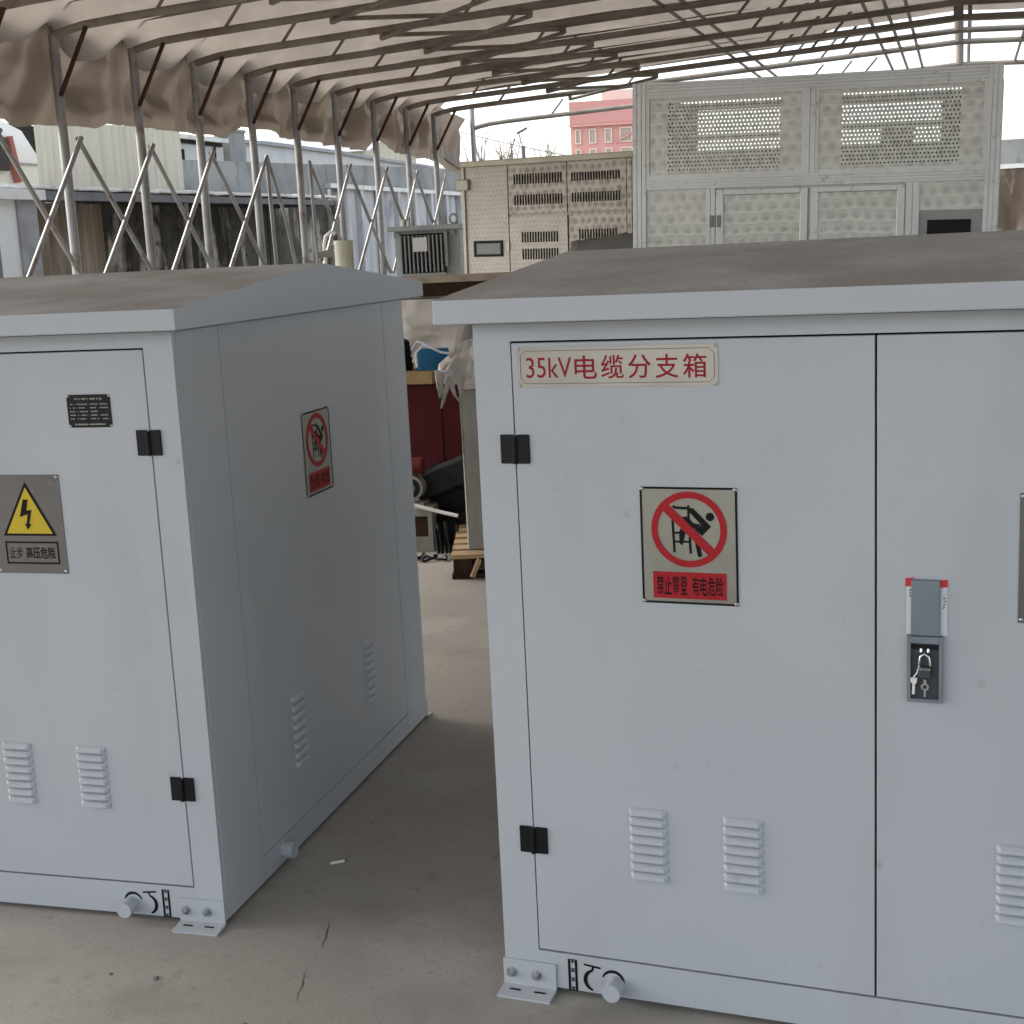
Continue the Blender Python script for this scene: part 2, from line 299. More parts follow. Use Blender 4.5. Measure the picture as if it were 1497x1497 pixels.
def link(name, me, parent=None, loc=None, rot=None):
    o = bpy.data.objects.new(name, me); COL.objects.link(o)
    if parent: o.parent = parent
    if loc: o.location = loc
    if rot: o.rotation_euler = rot
    return o
def tag(o, label, cat, group=None):
    o['label'] = label; o['category'] = cat
    if group: o['group'] = group
    return o
def thing(name, label, cat, loc=(0, 0, 0), rot=(0, 0, 0), group=None):
    return tag(link(name, None, None, loc, rot), label, cat, group)
def children(o): return [c for c in bpy.data.objects if c.parent == o]
def copy_tree(o, parent=None):
    c = o.copy(); COL.objects.link(c); c.parent = parent
    for ch in children(o): copy_tree(ch, c)
    return c
def text_flat(txt, x0, x1, z0, z1, y, bold=0.):
    """flat lettering in the x-z plane stretched to the given box; returns an MB"""
    cu = bpy.data.curves.new('lettering', 'FONT'); cu.body = txt; cu.size = 1; cu.offset = bold; cu.resolution_u = 3
    ob = bpy.data.objects.new('lettering', cu); COL.objects.link(ob)
    dg = bpy.context.evaluated_depsgraph_get(); dg.update(); me = bpy.data.meshes.new_from_object(ob.evaluated_get(dg))
    xs = [v.co.x for v in me.vertices]; ys = [v.co.y for v in me.vertices]
    ax, bx, ay, by = min(xs), max(xs), min(ys), max(ys)
    mb = MB(); mb.add([(x0 + (v.co.x - ax) / (bx - ax) * (x1 - x0), y, z0 + (v.co.y - ay) / (by - ay) * (z1 - z0)) for v in me.vertices], [tuple(p.vertices) for p in me.polygons])
    bpy.data.objects.remove(ob); bpy.data.curves.remove(cu); bpy.data.meshes.remove(me)
    return mb
def struct(o): o['kind'] = 'structure'; return o

# ------------------------------------------------------------------ ground
g = MB(); g.add([(-500, -500, 0), (500, -500, 0), (500, 900, 0), (-500, 900, 0)], [(0, 1, 2, 3)])
struct(g.build('ground', M['ground']))

# ------------------------------------------------------------------ the cable cabinets
W, D = 1.58, 1.536
ZB0, ZDB, ZDT, ZFB, ZFT, ZR = .013, .098, .405 + 1, 1.448, 1.496, 1.576
def louver_mesh():
    mb = MB(); w_ = .041
    prof = [(0, .0085), (-.005, .006), (-.0095, .001), (-.0105, -.0055), (-.0085, -.007), (0, -.0045)]
    rows = []
    for x, k in ((-w_, .08), (-w_ + .004, .6), (-w_ + .009, 1), (w_ - .009, 1), (w_ - .004, .6), (w_, .08)):
        rows.append([(x, y * k - .0002, z) for y, z in prof])
    mb.grid(rows, smooth=False)
    return mb.mesh('louver_slat', M['paint'])
LOUV = louver_mesh()
def rivet(mb_y, x, z, parent, r=.0042):
    mb = MB(); rows = []
    for k, (rr, yy) in enumerate(((r, 0), (r * .8, -.0018), (.0002, -.0026))):
        rows.append([(rr * math.cos(t * math.pi / 4), yy, rr * math.sin(t * math.pi / 4)) for t in range(8)])
    mb.grid(rows, closed=True)
    return link('rivet', RIV, parent, (x, mb_y, z))
def rivet_mesh():
    mb = MB(); r = .0045; rows = [[(rr * math.cos(t * math.pi / 4), yy, rr * math.sin(t * math.pi / 4)) for t in range(8)] for rr, yy in ((r, 0), (r * .85, -.0018), (.0003, -.0028))]
    mb.grid(rows, closed=True); return mb.mesh('rivet', M['bolt'])
RIV = rivet_mesh()

def prohibition_sign(parent, to=None):
    """built in its own frame: x, z from the sign's lower left corner, front at y=-.0015"""
    w_, h_ = .193, .234
    s = MB().box(0, w_, -.0012, 0, 0, h_).build('prohibition_sign', M['steel_warm'], parent)
    b = MB(); y = -.0018
    for x0, x1, z0, z1 in ((.0, .0042, .008, h_ - .008), (w_ - .0042, w_, .008, h_ - .008)): b.flat([(x0, z0), (x1, z0), (x1, z1), (x0, z1)], y)
    for z0, z1 in ((0, .0042), (h_ - .0042, h_)): b.flat([(.008, z0), (w_ - .008, z0), (w_ - .008, z1), (.008, z1)], y)
    for cx, cz, a in ((.008, .008, math.pi), (w_ - .008, .008, 1.5 * math.pi), (w_ - .008, h_ - .008, 0), (.008, h_ - .008, .5 * math.pi)): b.ring(cx, cz, .0038, .008, y, 6, 0, a, a + math.pi / 2)
    b.build('sign_border', M['black_print'], s)
    k = .0002013
    P = lambda cx, cy: ((cx - 245) * k + .0005, h_ - (cy - 155) * k - .0005)
    pic = MB(); y = -.0019
    def line(a, c, wd):
        ax, az = P(*a); bx, bz = P(*c); dx, dz = bx - ax, bz - az; l = math.hypot(dx, dz); nx, nz = -dz / l * wd * k / 2, dx / l * wd * k / 2
        pic.flat([(ax - nx, az - nz), (bx - nx, bz - nz), (bx + nx, bz + nz), (ax + nx, az + nz)], y)
    hc = P(935, 440); pic.disc(*hc, 42 * k, y)
    line((570, 338), (600, 358), 26); line((595, 355), (730, 360), 26); line((724, 330), (726, 470), 24)
    pic.flat([P(*q) for q in ((728, 352), (775, 360), (945, 535), (855, 628), (790, 575), (848, 520), (735, 398))], y - .0001)
    pic.flat([P(*q) for q in ((660, 445), (715, 438), (770, 505), (845, 515), (800, 575), (735, 530))], y - .0002)
    pic.flat([P(*q) for q in ((782, 690), (835, 735), (852, 825), (830, 842), (808, 832))], y)
    line((565, 475), (578, 800), 24); line((732, 640), (738, 808), 24); line((570, 605), (690, 600), 20); line((570, 692), (738, 690), 20)
    pic.flat([P(*q) for q in ((640, 560), (692, 600), (668, 700), (655, 728), (628, 705), (628, 600))], y - .0001)
    pic.build('pictogram', M['black_print'], s)
    c = P(725, 570); rg = MB().ring(c[0], c[1], .0622, .0755, -.0022, 48)
    a, e = P(490, 345), P(955, 800); dx, dz = e[0] - a[0], e[1] - a[1]; l = math.hypot(dx, dz); nx, nz = -dz / l * .0088, dx / l * .0088
    rg.flat([(a[0] - nx, a[1] - nz), (e[0] - nx, e[1] - nz), (e[0] + nx, e[1] + nz), (a[0] + nx, a[1] + nz)], -.00225)
    rg.build('prohibition_ring', M['red_print'], s)
    MB().flat([(.0225, .0105), (.17, .0105), (.17, .0645), (.0225, .0645)], -.0018).build('text_panel', M['red_print'], s)
    for i, ch in enumerate('禁止攀登有电危险'):
        xa = .030 + i * .0158 + (.008 if i > 3 else 0)
        text_flat(ch, xa, xa + .0142, .0185, .0570, -.0024, .0 if ch == '攀' else .011).build('lettering', M['black_print'], s)
    for x, z in ((.004, .004), (w_ - .004, .004), (.004, h_ - .004), (w_ - .004, h_ - .004)): link('rivet', RIV, s, (x, -.002, z))
    return s

def make_cabinet(label, group):
    c = thing('cable_cabinet', label, 'electrical cabinet', group=group)
    body = MB().box(.004, W - .004, .016, D, ZB0, ZFB - .004).build('body', M['paint'], c)
    gap_shade = MB(); 
    for x0, x1, z0, z1 in ((.07, .10, .09, 1.41), (.775, .805, .09, 1.41), (W - .10, W - .07, .09, 1.41), (.1, W - .1, .09, .115), (.1, W - .1, 1.39, 1.412)): gap_shade.box(x0, x1, .0125, .016, z0, z1)
    gap_shade.build('door_gap_shade', M['gap_shade'], c)  # black strips behind the door gaps stand in for the shade there
    fr = MB(); fr.box(0, .079, 0, .016, ZB0, ZFB - .005); fr.box(W - .0745, W, 0, .016, ZB0, ZFB - .005)
    fr.box(.079, W - .0745, 0, .016, ZDT + .003, ZFB - .005); fr.box(.079, W - .0745, 0, .016, ZB0, ZDB - .003)
    fr.build('front_frame', M['paint'], c)
    # roof: a shallow gable with an eave all round
    yo, xo = .075, .053
    rf = MB(); prof = [(-yo, ZFB), (-yo, ZFT), (D / 2, ZR), (D + yo, ZFT), (D + yo, ZFB)]
    vs = [(-xo, y, z) for y, z in prof] + [(W + xo, y, z) for y, z in prof]
    rf.add(vs, [(0, 1, 2, 3, 4), (9, 8, 7, 6, 5), (0, 5, 6, 1), (1, 6, 7, 2), (2, 7, 8, 3), (3, 8, 9, 4), (4, 9, 5, 0)])
    rf.build('roof', M['roof_paint'], c, .003, 2)
    # doors
    doors = []
    for x0, x1, lx in ((.0815, .788, (.293, .4895)), (.792, W - .0775, (1.011, 1.218))):
        d = MB().box(x0, x1, -.0005, .012, ZDB + .001, ZDT - .001).build('door', M['paint'], c, .0012)
        for l0 in lx:
            for k in range(8): link('louver_slat', LOUV, d, (l0 + .041, -.0008, .4385 - k * .0201))
        doors.append(d)
    # hinges
    for x in (.081, W - .0795):
        for z in (1.1915, .351):
            h = MB(); h.box(x - .031, x - .003, -.006, 0, z - .0295, z + .0295); h.box(x + .003, x + .031, -.006, 0, z - .0295, z + .0295)
            ho = h.build('hinge', M['black'], c, .0015)
            MB().tube([(x, -.0075, z - .029), (x, -.0075, z + .027)], .0052, 10).build('hinge_pin', M['black'], ho)
    # side panels (right side and left side), pressed slightly proud
    for sx, sg in ((W, 1), (0, -1)):
        pn = MB(); x0, x1 = (sx - .004, sx + .0015) if sg > 0 else (sx - .0015, sx + .004)
        pn.box(x0, x1, .016, .2215, ZB0, ZFB - .006); pn.box(x0, x1, .2245, 1.3435, .081, ZFB - .006); pn.box(x0, x1, 1.3465, D, ZB0, ZFB - .006); pn.box(x0, x1, .2245, 1.3435, ZB0, .0785)
        po = pn.build('side_panel', M['paint'], c)
        rz = math.pi / 2 if sg > 0 else -math.pi / 2
        for yc in (.5, 1.035):
            for k in range(8): link('louver_slat', LOUV, po, (sx + sg * .0013, yc, .4235 - k * .0265), (0, 0, rz))
        if sg > 0:
            ps = prohibition_sign(c); ps.location = (sx + .0016, .665, .938); ps.rotation_euler = (0, 0, rz)
    # title plate
    tp = MB().box(.094, .499, -.0022, -.0006, 1.3155, 1.395).build('title_plate', M['steel_title'], c)
    x0, x1, z0, z1, q, t = .1, .493, 1.3225, 1.3885, .011, .0013
    def octo(i): return [(x0 + q, z0 + i), (x1 - q, z0 + i), (x1 - i, z0 + q), (x1 - i, z1 - q), (x1 - q, z1 - i), (x0 + q, z1 - i), (x0 + i, z1 - q), (x0 + i, z0 + q)]
    a, b = octo(0), octo(t); bl = MB(); bl.add([(x, -.0028, z) for x, z in a] + [(x, -.0028, z) for x, z in b], [(i, (i + 1) % 8, (i + 1) % 8 + 8, i + 8) for i in range(8)])
    bl.build('plate_border', M['grey_line'], tp)
    text_flat('35kV', .1125, .2075, 1.3345, 1.375, -.0028, .0).build('lettering', M['red_ink'], tp)
    for i, ch in enumerate('电缆分支箱'):
        xx = .2135 + i * .0545; text_flat(ch, xx, xx + .046, 1.3315, 1.3775, -.0028, .008).build('lettering', M['red_ink'], tp)
    for x, z in ((.0985, 1.3195), (.4945, 1.3195), (.0985, 1.3915), (.4945, 1.3915)): link('rivet', RIV, tp, (x, -.0022, z), None).scale = (.7, .7, .7)
    # prohibition sign on the left door
    ps = prohibition_sign(c); ps.location = (.338, -.0006, .885)
    # yellow warning sign on the right door
    x0, x1, z0, z1 = 1.062, 1.2525, .879, 1.1185
    wsn = MB().box(x0, x1, -.0022, -.0006, z0, z1).build('warning_sign', M['steel'], c)
    MB().flat([(1.087, .971), (1.2325, .971), (1.1597, 1.102)], -.0028).build('triangle_border', M['black_print'], wsn)
    MB().flat([(1.0975, .9765), (1.222, .9765), (1.1597, 1.0885)], -.0033).build('warning_triangle', M['yellow_print'], wsn)
    bolt = [(165, 840), (200, 842), (193, 915), (228, 910), (215, 1005), (230, 1008), (207, 1045), (185, 1008), (197, 1000), (200, 940), (148, 960)]
    MB().flat([(1.158 + (a - 170 - .13 * (b - 730)) * .000396, 1.099 - (b - 730) * .000359) for a, b in bolt][::-1], -.0038).build('lightning_bolt', M['black_print'], wsn)
    fr = MB(); X0, X1, Z0, Z1, t = 1.0885, 1.233, .902, .957, .0042
    for a in ((X0, X1, Z0, Z0 + t), (X0, X1, Z1 - t, Z1), (X0, X0 + t, Z0 + t, Z1 - t), (X1 - t, X1, Z0 + t, Z1 - t)): fr.flat([(a[0], a[2]), (a[1], a[2]), (a[1], a[3]), (a[0], a[3])], -.0028)
    fr.build('text_border', M['black_print'], wsn)
    text_flat('止步', 1.098, 1.134, .915, .944, -.0028, .004).build('lettering', M['black_print'], wsn)
    text_flat('高压危险', 1.143, 1.223, .915, .944, -.0028, .018).build('lettering', M['black_print'], wsn)
    for x, z in ((x0 + .006, z0 + .006), (x1 - .006, z0 + .006), (x0 + .006, z1 - .006), (x1 - .006, z1 - .006)): link('rivet', RIV, wsn, (x, -.0022, z))
    # small black rating plate with notched corners and rows of tiny print
    x0, x1, z0, z1, n = 1.2965, 1.4095, 1.229, 1.3055, .0065
    npl = MB().prism([(x0 + n, z0), (x1 - n, z0), (x1 - n, z0 + n), (x1, z0 + n), (x1, z1 - n), (x1 - n, z1 - n), (x1 - n, z1), (x0 + n, z1), (x0 + n, z1 - n), (x0, z1 - n), (x0, z0 + n), (x0 + n, z0 + n)], -.0022, -.0006).build('name_plate', M['nameplate'], c)
    ink = MB(); rr = random.Random(3)
    def row(xa, xb, z, h):
        x = xa
        while x < xb:
            l = rr.uniform(.0012, .0032)
            if rr.random() < .82: ink.flat([(x, z), (x + l, z), (x + l, z + h * rr.uniform(.6, 1)), (x, z + h)], -.0026)
            x += l + .0007
    row(1.318, 1.388, 1.2935, .0042)
    for k in range(5):
        row(1.303, 1.316, 1.282 - k * .0085, .0028); row(1.322, 1.348, 1.282 - k * .0085, .0026); row(1.357, 1.376, 1.282 - k * .0085, .0028)
        if k != 2: row(1.382, 1.402, 1.282 - k * .0085, .0026)
    row(1.313, 1.393, 1.2345, .0038)
    ink.build('small_print', M['plate_ink'], npl)
    for x, z in ((x0 + .003, z0 + .003), (x1 - .003, z0 + .003), (x0 + .003, z1 - .003), (x1 - .003, z1 - .003)): link('rivet', RIV, npl, (x, -.0006, z)).scale = (.8, .8, .8)
    # swing lock on the right door, its cover up, keys hanging
    lx0, lx1, lz0, lz1 = .848, .912, .719, .8465
    lk = MB(); t = .0065
    lk.box(lx0, lx0 + t, -.013, -.0006, lz0, lz1); lk.box(lx1 - t, lx1, -.013, -.0006, lz0, lz1); lk.box(lx0 + t, lx1 - t, -.013, -.0006, lz0, lz0 + t); lk.box(lx0 + t, lx1 - t, -.0145, -.0006, lz1 - .0125, lz1)
    lo = lk.build('lock', M['lock_grey'], c)
    MB().box(lx0 + t, lx1 - t, -.003, -.0008, lz0 + t, lz1 - .0125).build('lock_recess', M['lock_dark'], lo)
    MB().box(lx0 + t + .001, lx1 - t - .001, -.0075, -.003, lz1 - .026, lz1 - .0185).build('lock_bar', M['black'], lo)
    hm = MB(); cx = .8795; zt = .822
    hm.tube([(cx - .006, -.008, zt), (cx - .0065, -.01, zt - .006)], .0028, 8); hm.tube([(cx + .007, -.008, zt), (cx + .0065, -.01, zt - .006)], .0028, 8)
    hm.tube([(cx - .0095, -.011, zt - .032), (cx - .007, -.012, zt - .014), (cx, -.0125, zt - .0085), (cx + .0075, -.012, zt - .014), (cx + .0105, -.011, zt - .032)], .0028, 8)
    hm.build('lock_shackle', M['chrome'], lo)
    MB().box(cx - .011, cx + .012, -.015, -.004, zt - .056, zt - .034).build('padlock_body', M['lock_dark'], lo, .002)
    MB().box(cx - .009, cx + .011, -.0155, -.012, zt - .0395, zt - .036).build('padlock_rim', M['chrome'], lo)
    ky = MB(); ky.ring(cx + .001, zt - .073, .0035, .0075, -.0115, 16); ky.box(cx - .0015, cx + .0035, -.0122, -.0105, zt - .068, zt - .058); ky.box(cx - .001, cx + .003, -.0122, -.0105, zt - .092, zt - .0800)
    ky.build('key', M['chrome'], lo)
    k2 = MB(); k2.tube([(cx - .0085, -.012, zt - .03), (cx - .013, -.012, zt - .046), (cx - .02, -.012, zt - .056)], .0016, 6)
    k2.flat([(cx - .026, zt - .0555), (cx - .0125, zt - .0555), (cx - .014, zt - .066), (cx - .0165, zt - .068), (cx - .0172, zt - .088), (cx - .0222, zt - .0885), (cx - .0215, zt - .068), (cx - .0255, zt - .0635)], -.0125)
    k2.build('key', M['white_pvc'], lo)
    MB().box(.8545, .9065, -.0105, -.0008, lz1 + .0005, .9535).build('lock_cover', M['lock_grey'], lo, .0015)
    fm = MB(); fm.flat([(.8455, .848), (.9185, .848), (.9185, .948), (.8455, .948)], -.0016)
    fo = fm.build('protective_film', M['film'], lo)
    fm = MB()
    for xa, xb, z0_, z1_ in ((.8435, .8585, .9385, .9565), (.9025, .919, .9385, .9545)): fm.flat([(xa, z0_), (xb, z0_ + .001), (xb, z1_), (xa, z1_ - .002)], -.0022)
    fm.build('film_edge', M['film_red'], lo)
    fm = MB()
    for xa, za in ((.8495, .930), (.850, .9245), (.8495, .919), (.911, .917), (.9125, .911), (.911, .905), (.9095, .899)): fm.flat([(xa, za), (xa + .0045, za + .0008), (xa + .005, za + .0035), (xa + .0015, za + .003)], -.0022)
    fm.build('film_print', M['grey_line'], lo)
    # stencilled marks at both ends of the bottom rail (mirrored), each partly behind a lifting stub
    for mx in (0, 1):
        X = (lambda x: x) if not mx else (lambda x: W - x)
        mk = MB(); y = -.0008
        for xa, xb in ((.145, .1505), (.1605, .166)): mk.flat([(X(xa), .011), (X(xb), .011), (X(xb), .0845), (X(xa), .0845)], y)
        for k in range(4):
            zc = .0845 - .0035 - k * .0215
            mk.flat([(X(.1495), zc + .004), (X(.1615), zc + .004), (X(.1565), zc), (X(.1615), zc - .004), (X(.1495), zc - .004), (X(.1545), zc)], y)
        mk.flat([(X(.181), .079), (X(.181), .0745), (X(.2185), .0705), (X(.2185), .075)], y)
        mk.flat([(X(.2), .0745), (X(.205), .0745), (X(.2015), .064), (X(.197), .0655)], y)
        def arc(cx, cz, r0, r1, a0, a1, sq=1.):
            n = 18; vs = []
            for k in range(n + 1):
                a_ = a0 + (a1 - a0) * k / n; th = .5 + .5 * math.sin(math.pi * k / n)
                for r_ in (r1 - (r1 - r0) * th, r1): vs.append((X(cx + r_ * math.cos(a_) * sq), y, cz + r_ * math.sin(a_)))
            mk.add(vs, [(2 * k, 2 * k + 1, 2 * k + 3, 2 * k + 2) for k in range(n)])
        arc(.2045, .042, .0165, .0255, R(100), R(258), 1.0)
        arc(.246, .047, .0185, .0255, R(-5), R(165), 1.)
        mk.build('stencil_mark', M['black_print'], c)
        MB().tube([(X(.252), .0, .040), (X(.252), -.040, .040)], .0198, 20).build('lifting_stub', M['paint'], c, .002, 2)
        # side lifting stub
        xs = (-.0015, -.034) if not mx else (W + .0015, W + .034)
        MB().tube([(xs[0], .345, .047), (xs[1], .345, .047)], .0225, 16).build('lifting_stub', M['paint'], c, .002)
        # foot brackets, front and back
        for back in (0, 1):
            fb = MB(); ya, yb = (-.006, -.0005) if not back else (D + .0005, D + .006); yo_ = -.052 if not back else D + .052
            xa, xb = sorted((X(-.003), X(.118)))
            fb.box(xa, xb, ya, yb, .010, .068); 
            z_ = .0055
            fb.add([(xa, ya, .010), (xb, ya, .010), (xb, yb, .004), (xa, yb, .004), (xa, yo_, .0005), (xb, yo_, .0005), (xb, yo_, .0055), (xa, yo_, .0055)], [(0, 1, 6, 7), (3, 4, 5, 2), (4, 7, 6, 5), (0, 7, 4, 3), (1, 2, 5, 6)])
            fo = fb.build('foot_bracket', M['paint'], c)
            for bx in (X(.03), X(.087)):
                sl = MB(); sl.add([(bx - .013, yo_ * .45 if not back else D + .025, .0096), (bx + .013, yo_ * .45 if not back else D + .025, .0096), (bx + .013, yo_ * .55 if not back else D + .03, .0089), (bx - .013, yo_ * .55 if not back else D + .03, .0089)], [(0, 1, 2, 3)]).build('slot_hole', M['gap_shade'], fo)
                sy = -1 if not back else 1; y0 = ya if not back else yb
                bm_ = MB(); bm_.tube([(bx - .013, y0, .0375), (bx - .013, y0 + sy * .0025, .0375)], .0115, 14); bm_.tube([(bx - .013, y0 + sy * .0025, .0375), (bx - .013, y0 + sy * .009, .0375)], .0085, 6, smooth=False); bm_.tube([(bx - .013, y0 + sy * .009, .0375), (bx - .013, y0 + sy * .014, .0375)], .0045, 8)
                bm_.build('bolt', M['bolt'], fo)
    return c
GRP = 'light grey cable branch cabinets'
cabR = make_cabinet('light grey two-door cabinet with a red 35kV title plate, nearest and on the right', GRP)
cabR.location = (-.0617, 2.829, 0); cabR.rotation_euler = (0, 0, R(-21.404))
cabL = copy_tree(cabR)
for ch in children(cabR):
    if ch.name.startswith('warning_sign'): ch.location.x -= .021; cabL['label'] = 'light grey cabinet on the left, showing a shaded side with a prohibition sign'
cabL.location = (-2.267, 3.595, 0); cabL.rotation_euler = (0, 0, R(-15.685))

# ------------------------------------------------------------------ the retractable tent: local x across (s), local y along (t)
TO, TR = (-3.489, 11.853, 0), (0, 0, R(-18.1))
tent = thing('canopy_tent', 'long retractable canopy tent of steel tube frames under brown fabric', 'canopy tent', TO, TR)
SP, SR = 1.08, 6.94
KS = list(range(-12, 9)); KN = KS[0]  # unseen near frames are carried past the camera to cut the front light
T_NEAR = KN * SP
def zl(s): s = s if s <= SR else 2 * SR - s; return 3.5 + .046 * s - .05 * max(0, 1 - s / .45) ** 2
frames = [(k * SP + rnd.uniform(-.03, .03), rnd.uniform(-.03, .03)) for k in KS] + [(11.2, -.33)]
def part(name, pts, r, mt, n=8): return MB().tube(pts, r, n).build(name, mt, tent)
for i, (t, s0) in enumerate(frames):
    end = i == len(frames) - 1
    part('post', [(s0, t, 0), (s0, t, 3.47 if not end else 3.78)], .04, M['galv'], 12)
    part('post', [(2 * SR - s0, t, 0), (2 * SR - s0, t, 3.47)], .04, M['galv'], 12)
    ss = [0, .12, .3, .6, 3, SR]
    part('rafter', [(s0 + s if s < 1 else s, t, zl(s)) for s in ss], .034, M['rust'])
    part('rafter', [(2 * SR - (s0 + s if s < 1 else s), t, zl(s)) for s in ss], .034, M['rust'])
    part('king_post', [(SR - .02, t, zl(SR)), (SR - .02, t, zl(SR) + .27)], .052, M['rust'])
    part('king_post', [(SR + .1, t, zl(SR) - .02), (SR + .1, t, zl(SR) + .27)], .022, M['rust'])
    if not end:
        for a, b in ((.05, SR), (2 * SR - .05, SR)): part('top_chord', [(a, t, zl(a) + .24), (b, t, zl(b) + .26)], .02, M['rust'])
        part('knee_brace', [(s0 + .03, t - .02, 2.98), (s0 + .33, t - .02, zl(.33) - .02)], .019, M['rust_red'])
    for s in (.95, 2.75, 4.85, 5.25, 5.6):
        part('web_strut', [(s - .02, t, zl(s)), (s + .2, t, zl(s) + .25)], .016, M['rust'], 6)
        part('web_strut', [(2 * SR - s, t, zl(s)), (2 * SR - s - .2, t, zl(s) + .25)], .016, M['rust'], 6)
    # folding side braces: crossed tubes between neighbouring posts
    if i:
        t0 = frames[i - 1][0]; k = KS[i - 1] if i - 1 < len(KS) else 9
        if k == 3:
            part('side_brace', [(.07, t - SP + .12, 2.65), (.07, t - SP + .17, 1.3)], .021, M['galv']); part('side_brace', [(.07, t0 + .12, 2.66), (.07, t0 + SP * .42, 2.02), (.07, t0 + SP * .62, 1.35)], .02, M['galv'])
            part('side_brace', [(.07, t + .07, 2.65), (.07, t + .1, 1.3)], .021, M['galv'])
        elif not end:
            part('side_brace', [(.06, t0 + .07, 2.65), (.06, t + .07, 1.36)], .021, M['galv'])
            part('side_brace', [(.1, t0 + .07, 1.36), (.1, t + .07, 2.65)], .021, M['galv'])
    # folding roof lattice
    if i and not end:
        t0 = frames[i - 1][0]
        for sa, sb in ((1.95, 3.36), (2 * SR - 3.36, 2 * SR - 1.95)):
            for dz in (-.045,):
                part('lattice_bar', [(sa, t0, zl(sa) + dz), (sb, t, zl(sb) + dz)], .02, M['rust'], 6)
                part('lattice_bar', [(sa, t, zl(sa) + dz - .03), (sb, t0, zl(sb) + dz - .03)], .02, M['rust'], 6)
                part('hinge_joint', [(sa, t, zl(sa) + .02), (sa, t, zl(sa) - .085)], .024, M['rust'], 8)
                part('hinge_joint', [(sb, t, zl(sb) + .02), (sb, t, zl(sb) - .085)], .024, M['rust'], 8)
for s in (4.32, 4.52, 6.02, 6.22, 6.42, 7.65, 7.83, 8.6, 9.4):
    part('purlin', [(s, T_NEAR, zl(s) + .03), (s, 11.2, zl(s) + .03)], .019, M['rust'], 6)
# cross pieces over the upper web, leaning the other way
# fabric roof, sagging between the frames
def t_end(s):
    pts = [(-1, 8.8), (1.2, 8.75), (2.5, 8.15), (5, 7.95), (7, 7.1), (15, 7.4)]
    for (a, b), (c, d) in zip(pts, pts[1:]):
        if a <= s <= c: return b + (d - b) * (s - a) / (c - a)
    return 7
rows = []; NT = 330
for j in range(NT + 1):
    row_ = []
    for i in range(71):
        s = -.2 + (2 * SR + .4) * i / 70; t = T_NEAR - .15 + (t_end(s) - T_NEAR + .15) * j / NT
        sc = min(max(s, 0), 2 * SR)
        ph = (t / SP) % 1; hang = math.sin(math.pi * ph) ** 2
        edge = max(0, 1 - min(sc, 2 * SR - sc) / 1.2)
        z = zl(sc) + .27 - hang * (.125 + .10 * edge) - .16 * max(0, 1 - min(sc, 2 * SR - sc) / .35) ** 1.5
        p = Vector((s * .8, t * 2.2, 1.7))
        z += noise.noise(p) * .022 * (.3 + hang) + noise.noise(Vector((s * 2.4, t * 5, 4.1))) * .010 * hang
        z += math.sin(s * 3 + t * 9) * .008 * hang
        row_.append((s, t, z))
    rows.append(row_)
MB().grid(rows).build('roof_fabric', M['fabric'], tent)
# side curtain bunched up along the eave
BOT = [(-9, 2.72), (-2, 2.72), (-.64, 2.76), (-.38, 2.73), (-.06, 2.76), (.58, 2.78), (.98, 2.83), (1.93, 2.84), (2.95, 2.83), (3.36, 2.97), (3.85, 2.96), (4.18, 2.91), (4.97, 2.9), (6.44, 2.87), (6.93, 3.05), (7.53, 2.9), (8.04, 2.89), (9.18, 2.87), (10.1, 2.78), (11.3, 2.74)]
def bot(t):
    for (a, b), (c, d) in zip(BOT, BOT[1:]):
        if a <= t <= c:
            k = (t - a) / (c - a); k = k * k * (3 - 2 * k); return b + (d - b) * k
    return 2.75
rows = []; NV = 30; NC = 640
for i in range(NV + 1):
    v = i / NV; row_ = []
    for j in range(NC + 1):
        t = -2.3 + 13.5 * j / NC
        top = 3.70 - .12 * math.sin(math.pi * ((t / SP) % 1)) ** 2
        if t > 8.8: top = min(top, 3.66 - (t - 8.8) * .02)
        zb = bot(t); z = top + (zb - top) * v
        ph = (t / SP) % 1
        swag = math.sin(math.pi * ph)
        lean = (ph - .5) * 1.1 * v                      # pleats fan out from the post heads
        kb = math.floor(t / SP)
        def tri(q): q = q % 1; return abs(q - .5) * 2 - .5
        thL = math.atan2(v + .04, ph * 1.25 + .02) / math.pi; thR = math.atan2(v + .04, (1 - ph) * 1.25 + .02) / math.pi
        nz = noise.noise(Vector((t * 1.7, v * 1.2, 7)))
        fold = tri(thL * 7 + nz * .7 + kb * .37) * .15 * math.exp(-ph * 1.3) * min(1, v * 2.5) + tri(thR * 6 - nz * .8 + kb * .61) * .15 * math.exp(-(1 - ph) * 1.3) * min(1, v * 2.5)
        fold += noise.noise(Vector((t * 1.8, v * .7, 3))) * .16 + noise.noise(Vector((t * 6 - v * 2, v * 2, 2))) * .03
        fold += tri(t * .9 + v * .55 + nz * .5) * .13 * v
        dia = math.sin((t * 1.3 - v * 1.2) * 5.2) * .035 * v
        out = -.11 - .22 * swag * math.sin(math.pi * min(1, v * 1.15)) - .06 * v
        x = out + (fold + dia) * (.25 + .75 * math.sin(math.pi * min(1, .15 + v * .8))) * (1 if t < 9 else .45)
        if t > 8.7: x -= .34 * (t - 8.7) / 2.5
        row_.append((min(x, -.055), t, z + .02 * noise.noise(Vector((t * 4, 1, 1))) * v))
    rows.append(row_)
MB().grid(rows).build('side_curtain', M['curtain'], tent)
# rolled hem tied at the far end post
MB().tube([(-.3, 9.7, 2.95), (-.33, 10.4, 2.83), (-.35, 11.15, 2.72)], .02, 6).build('hem_rope', M['curtain'], tent)

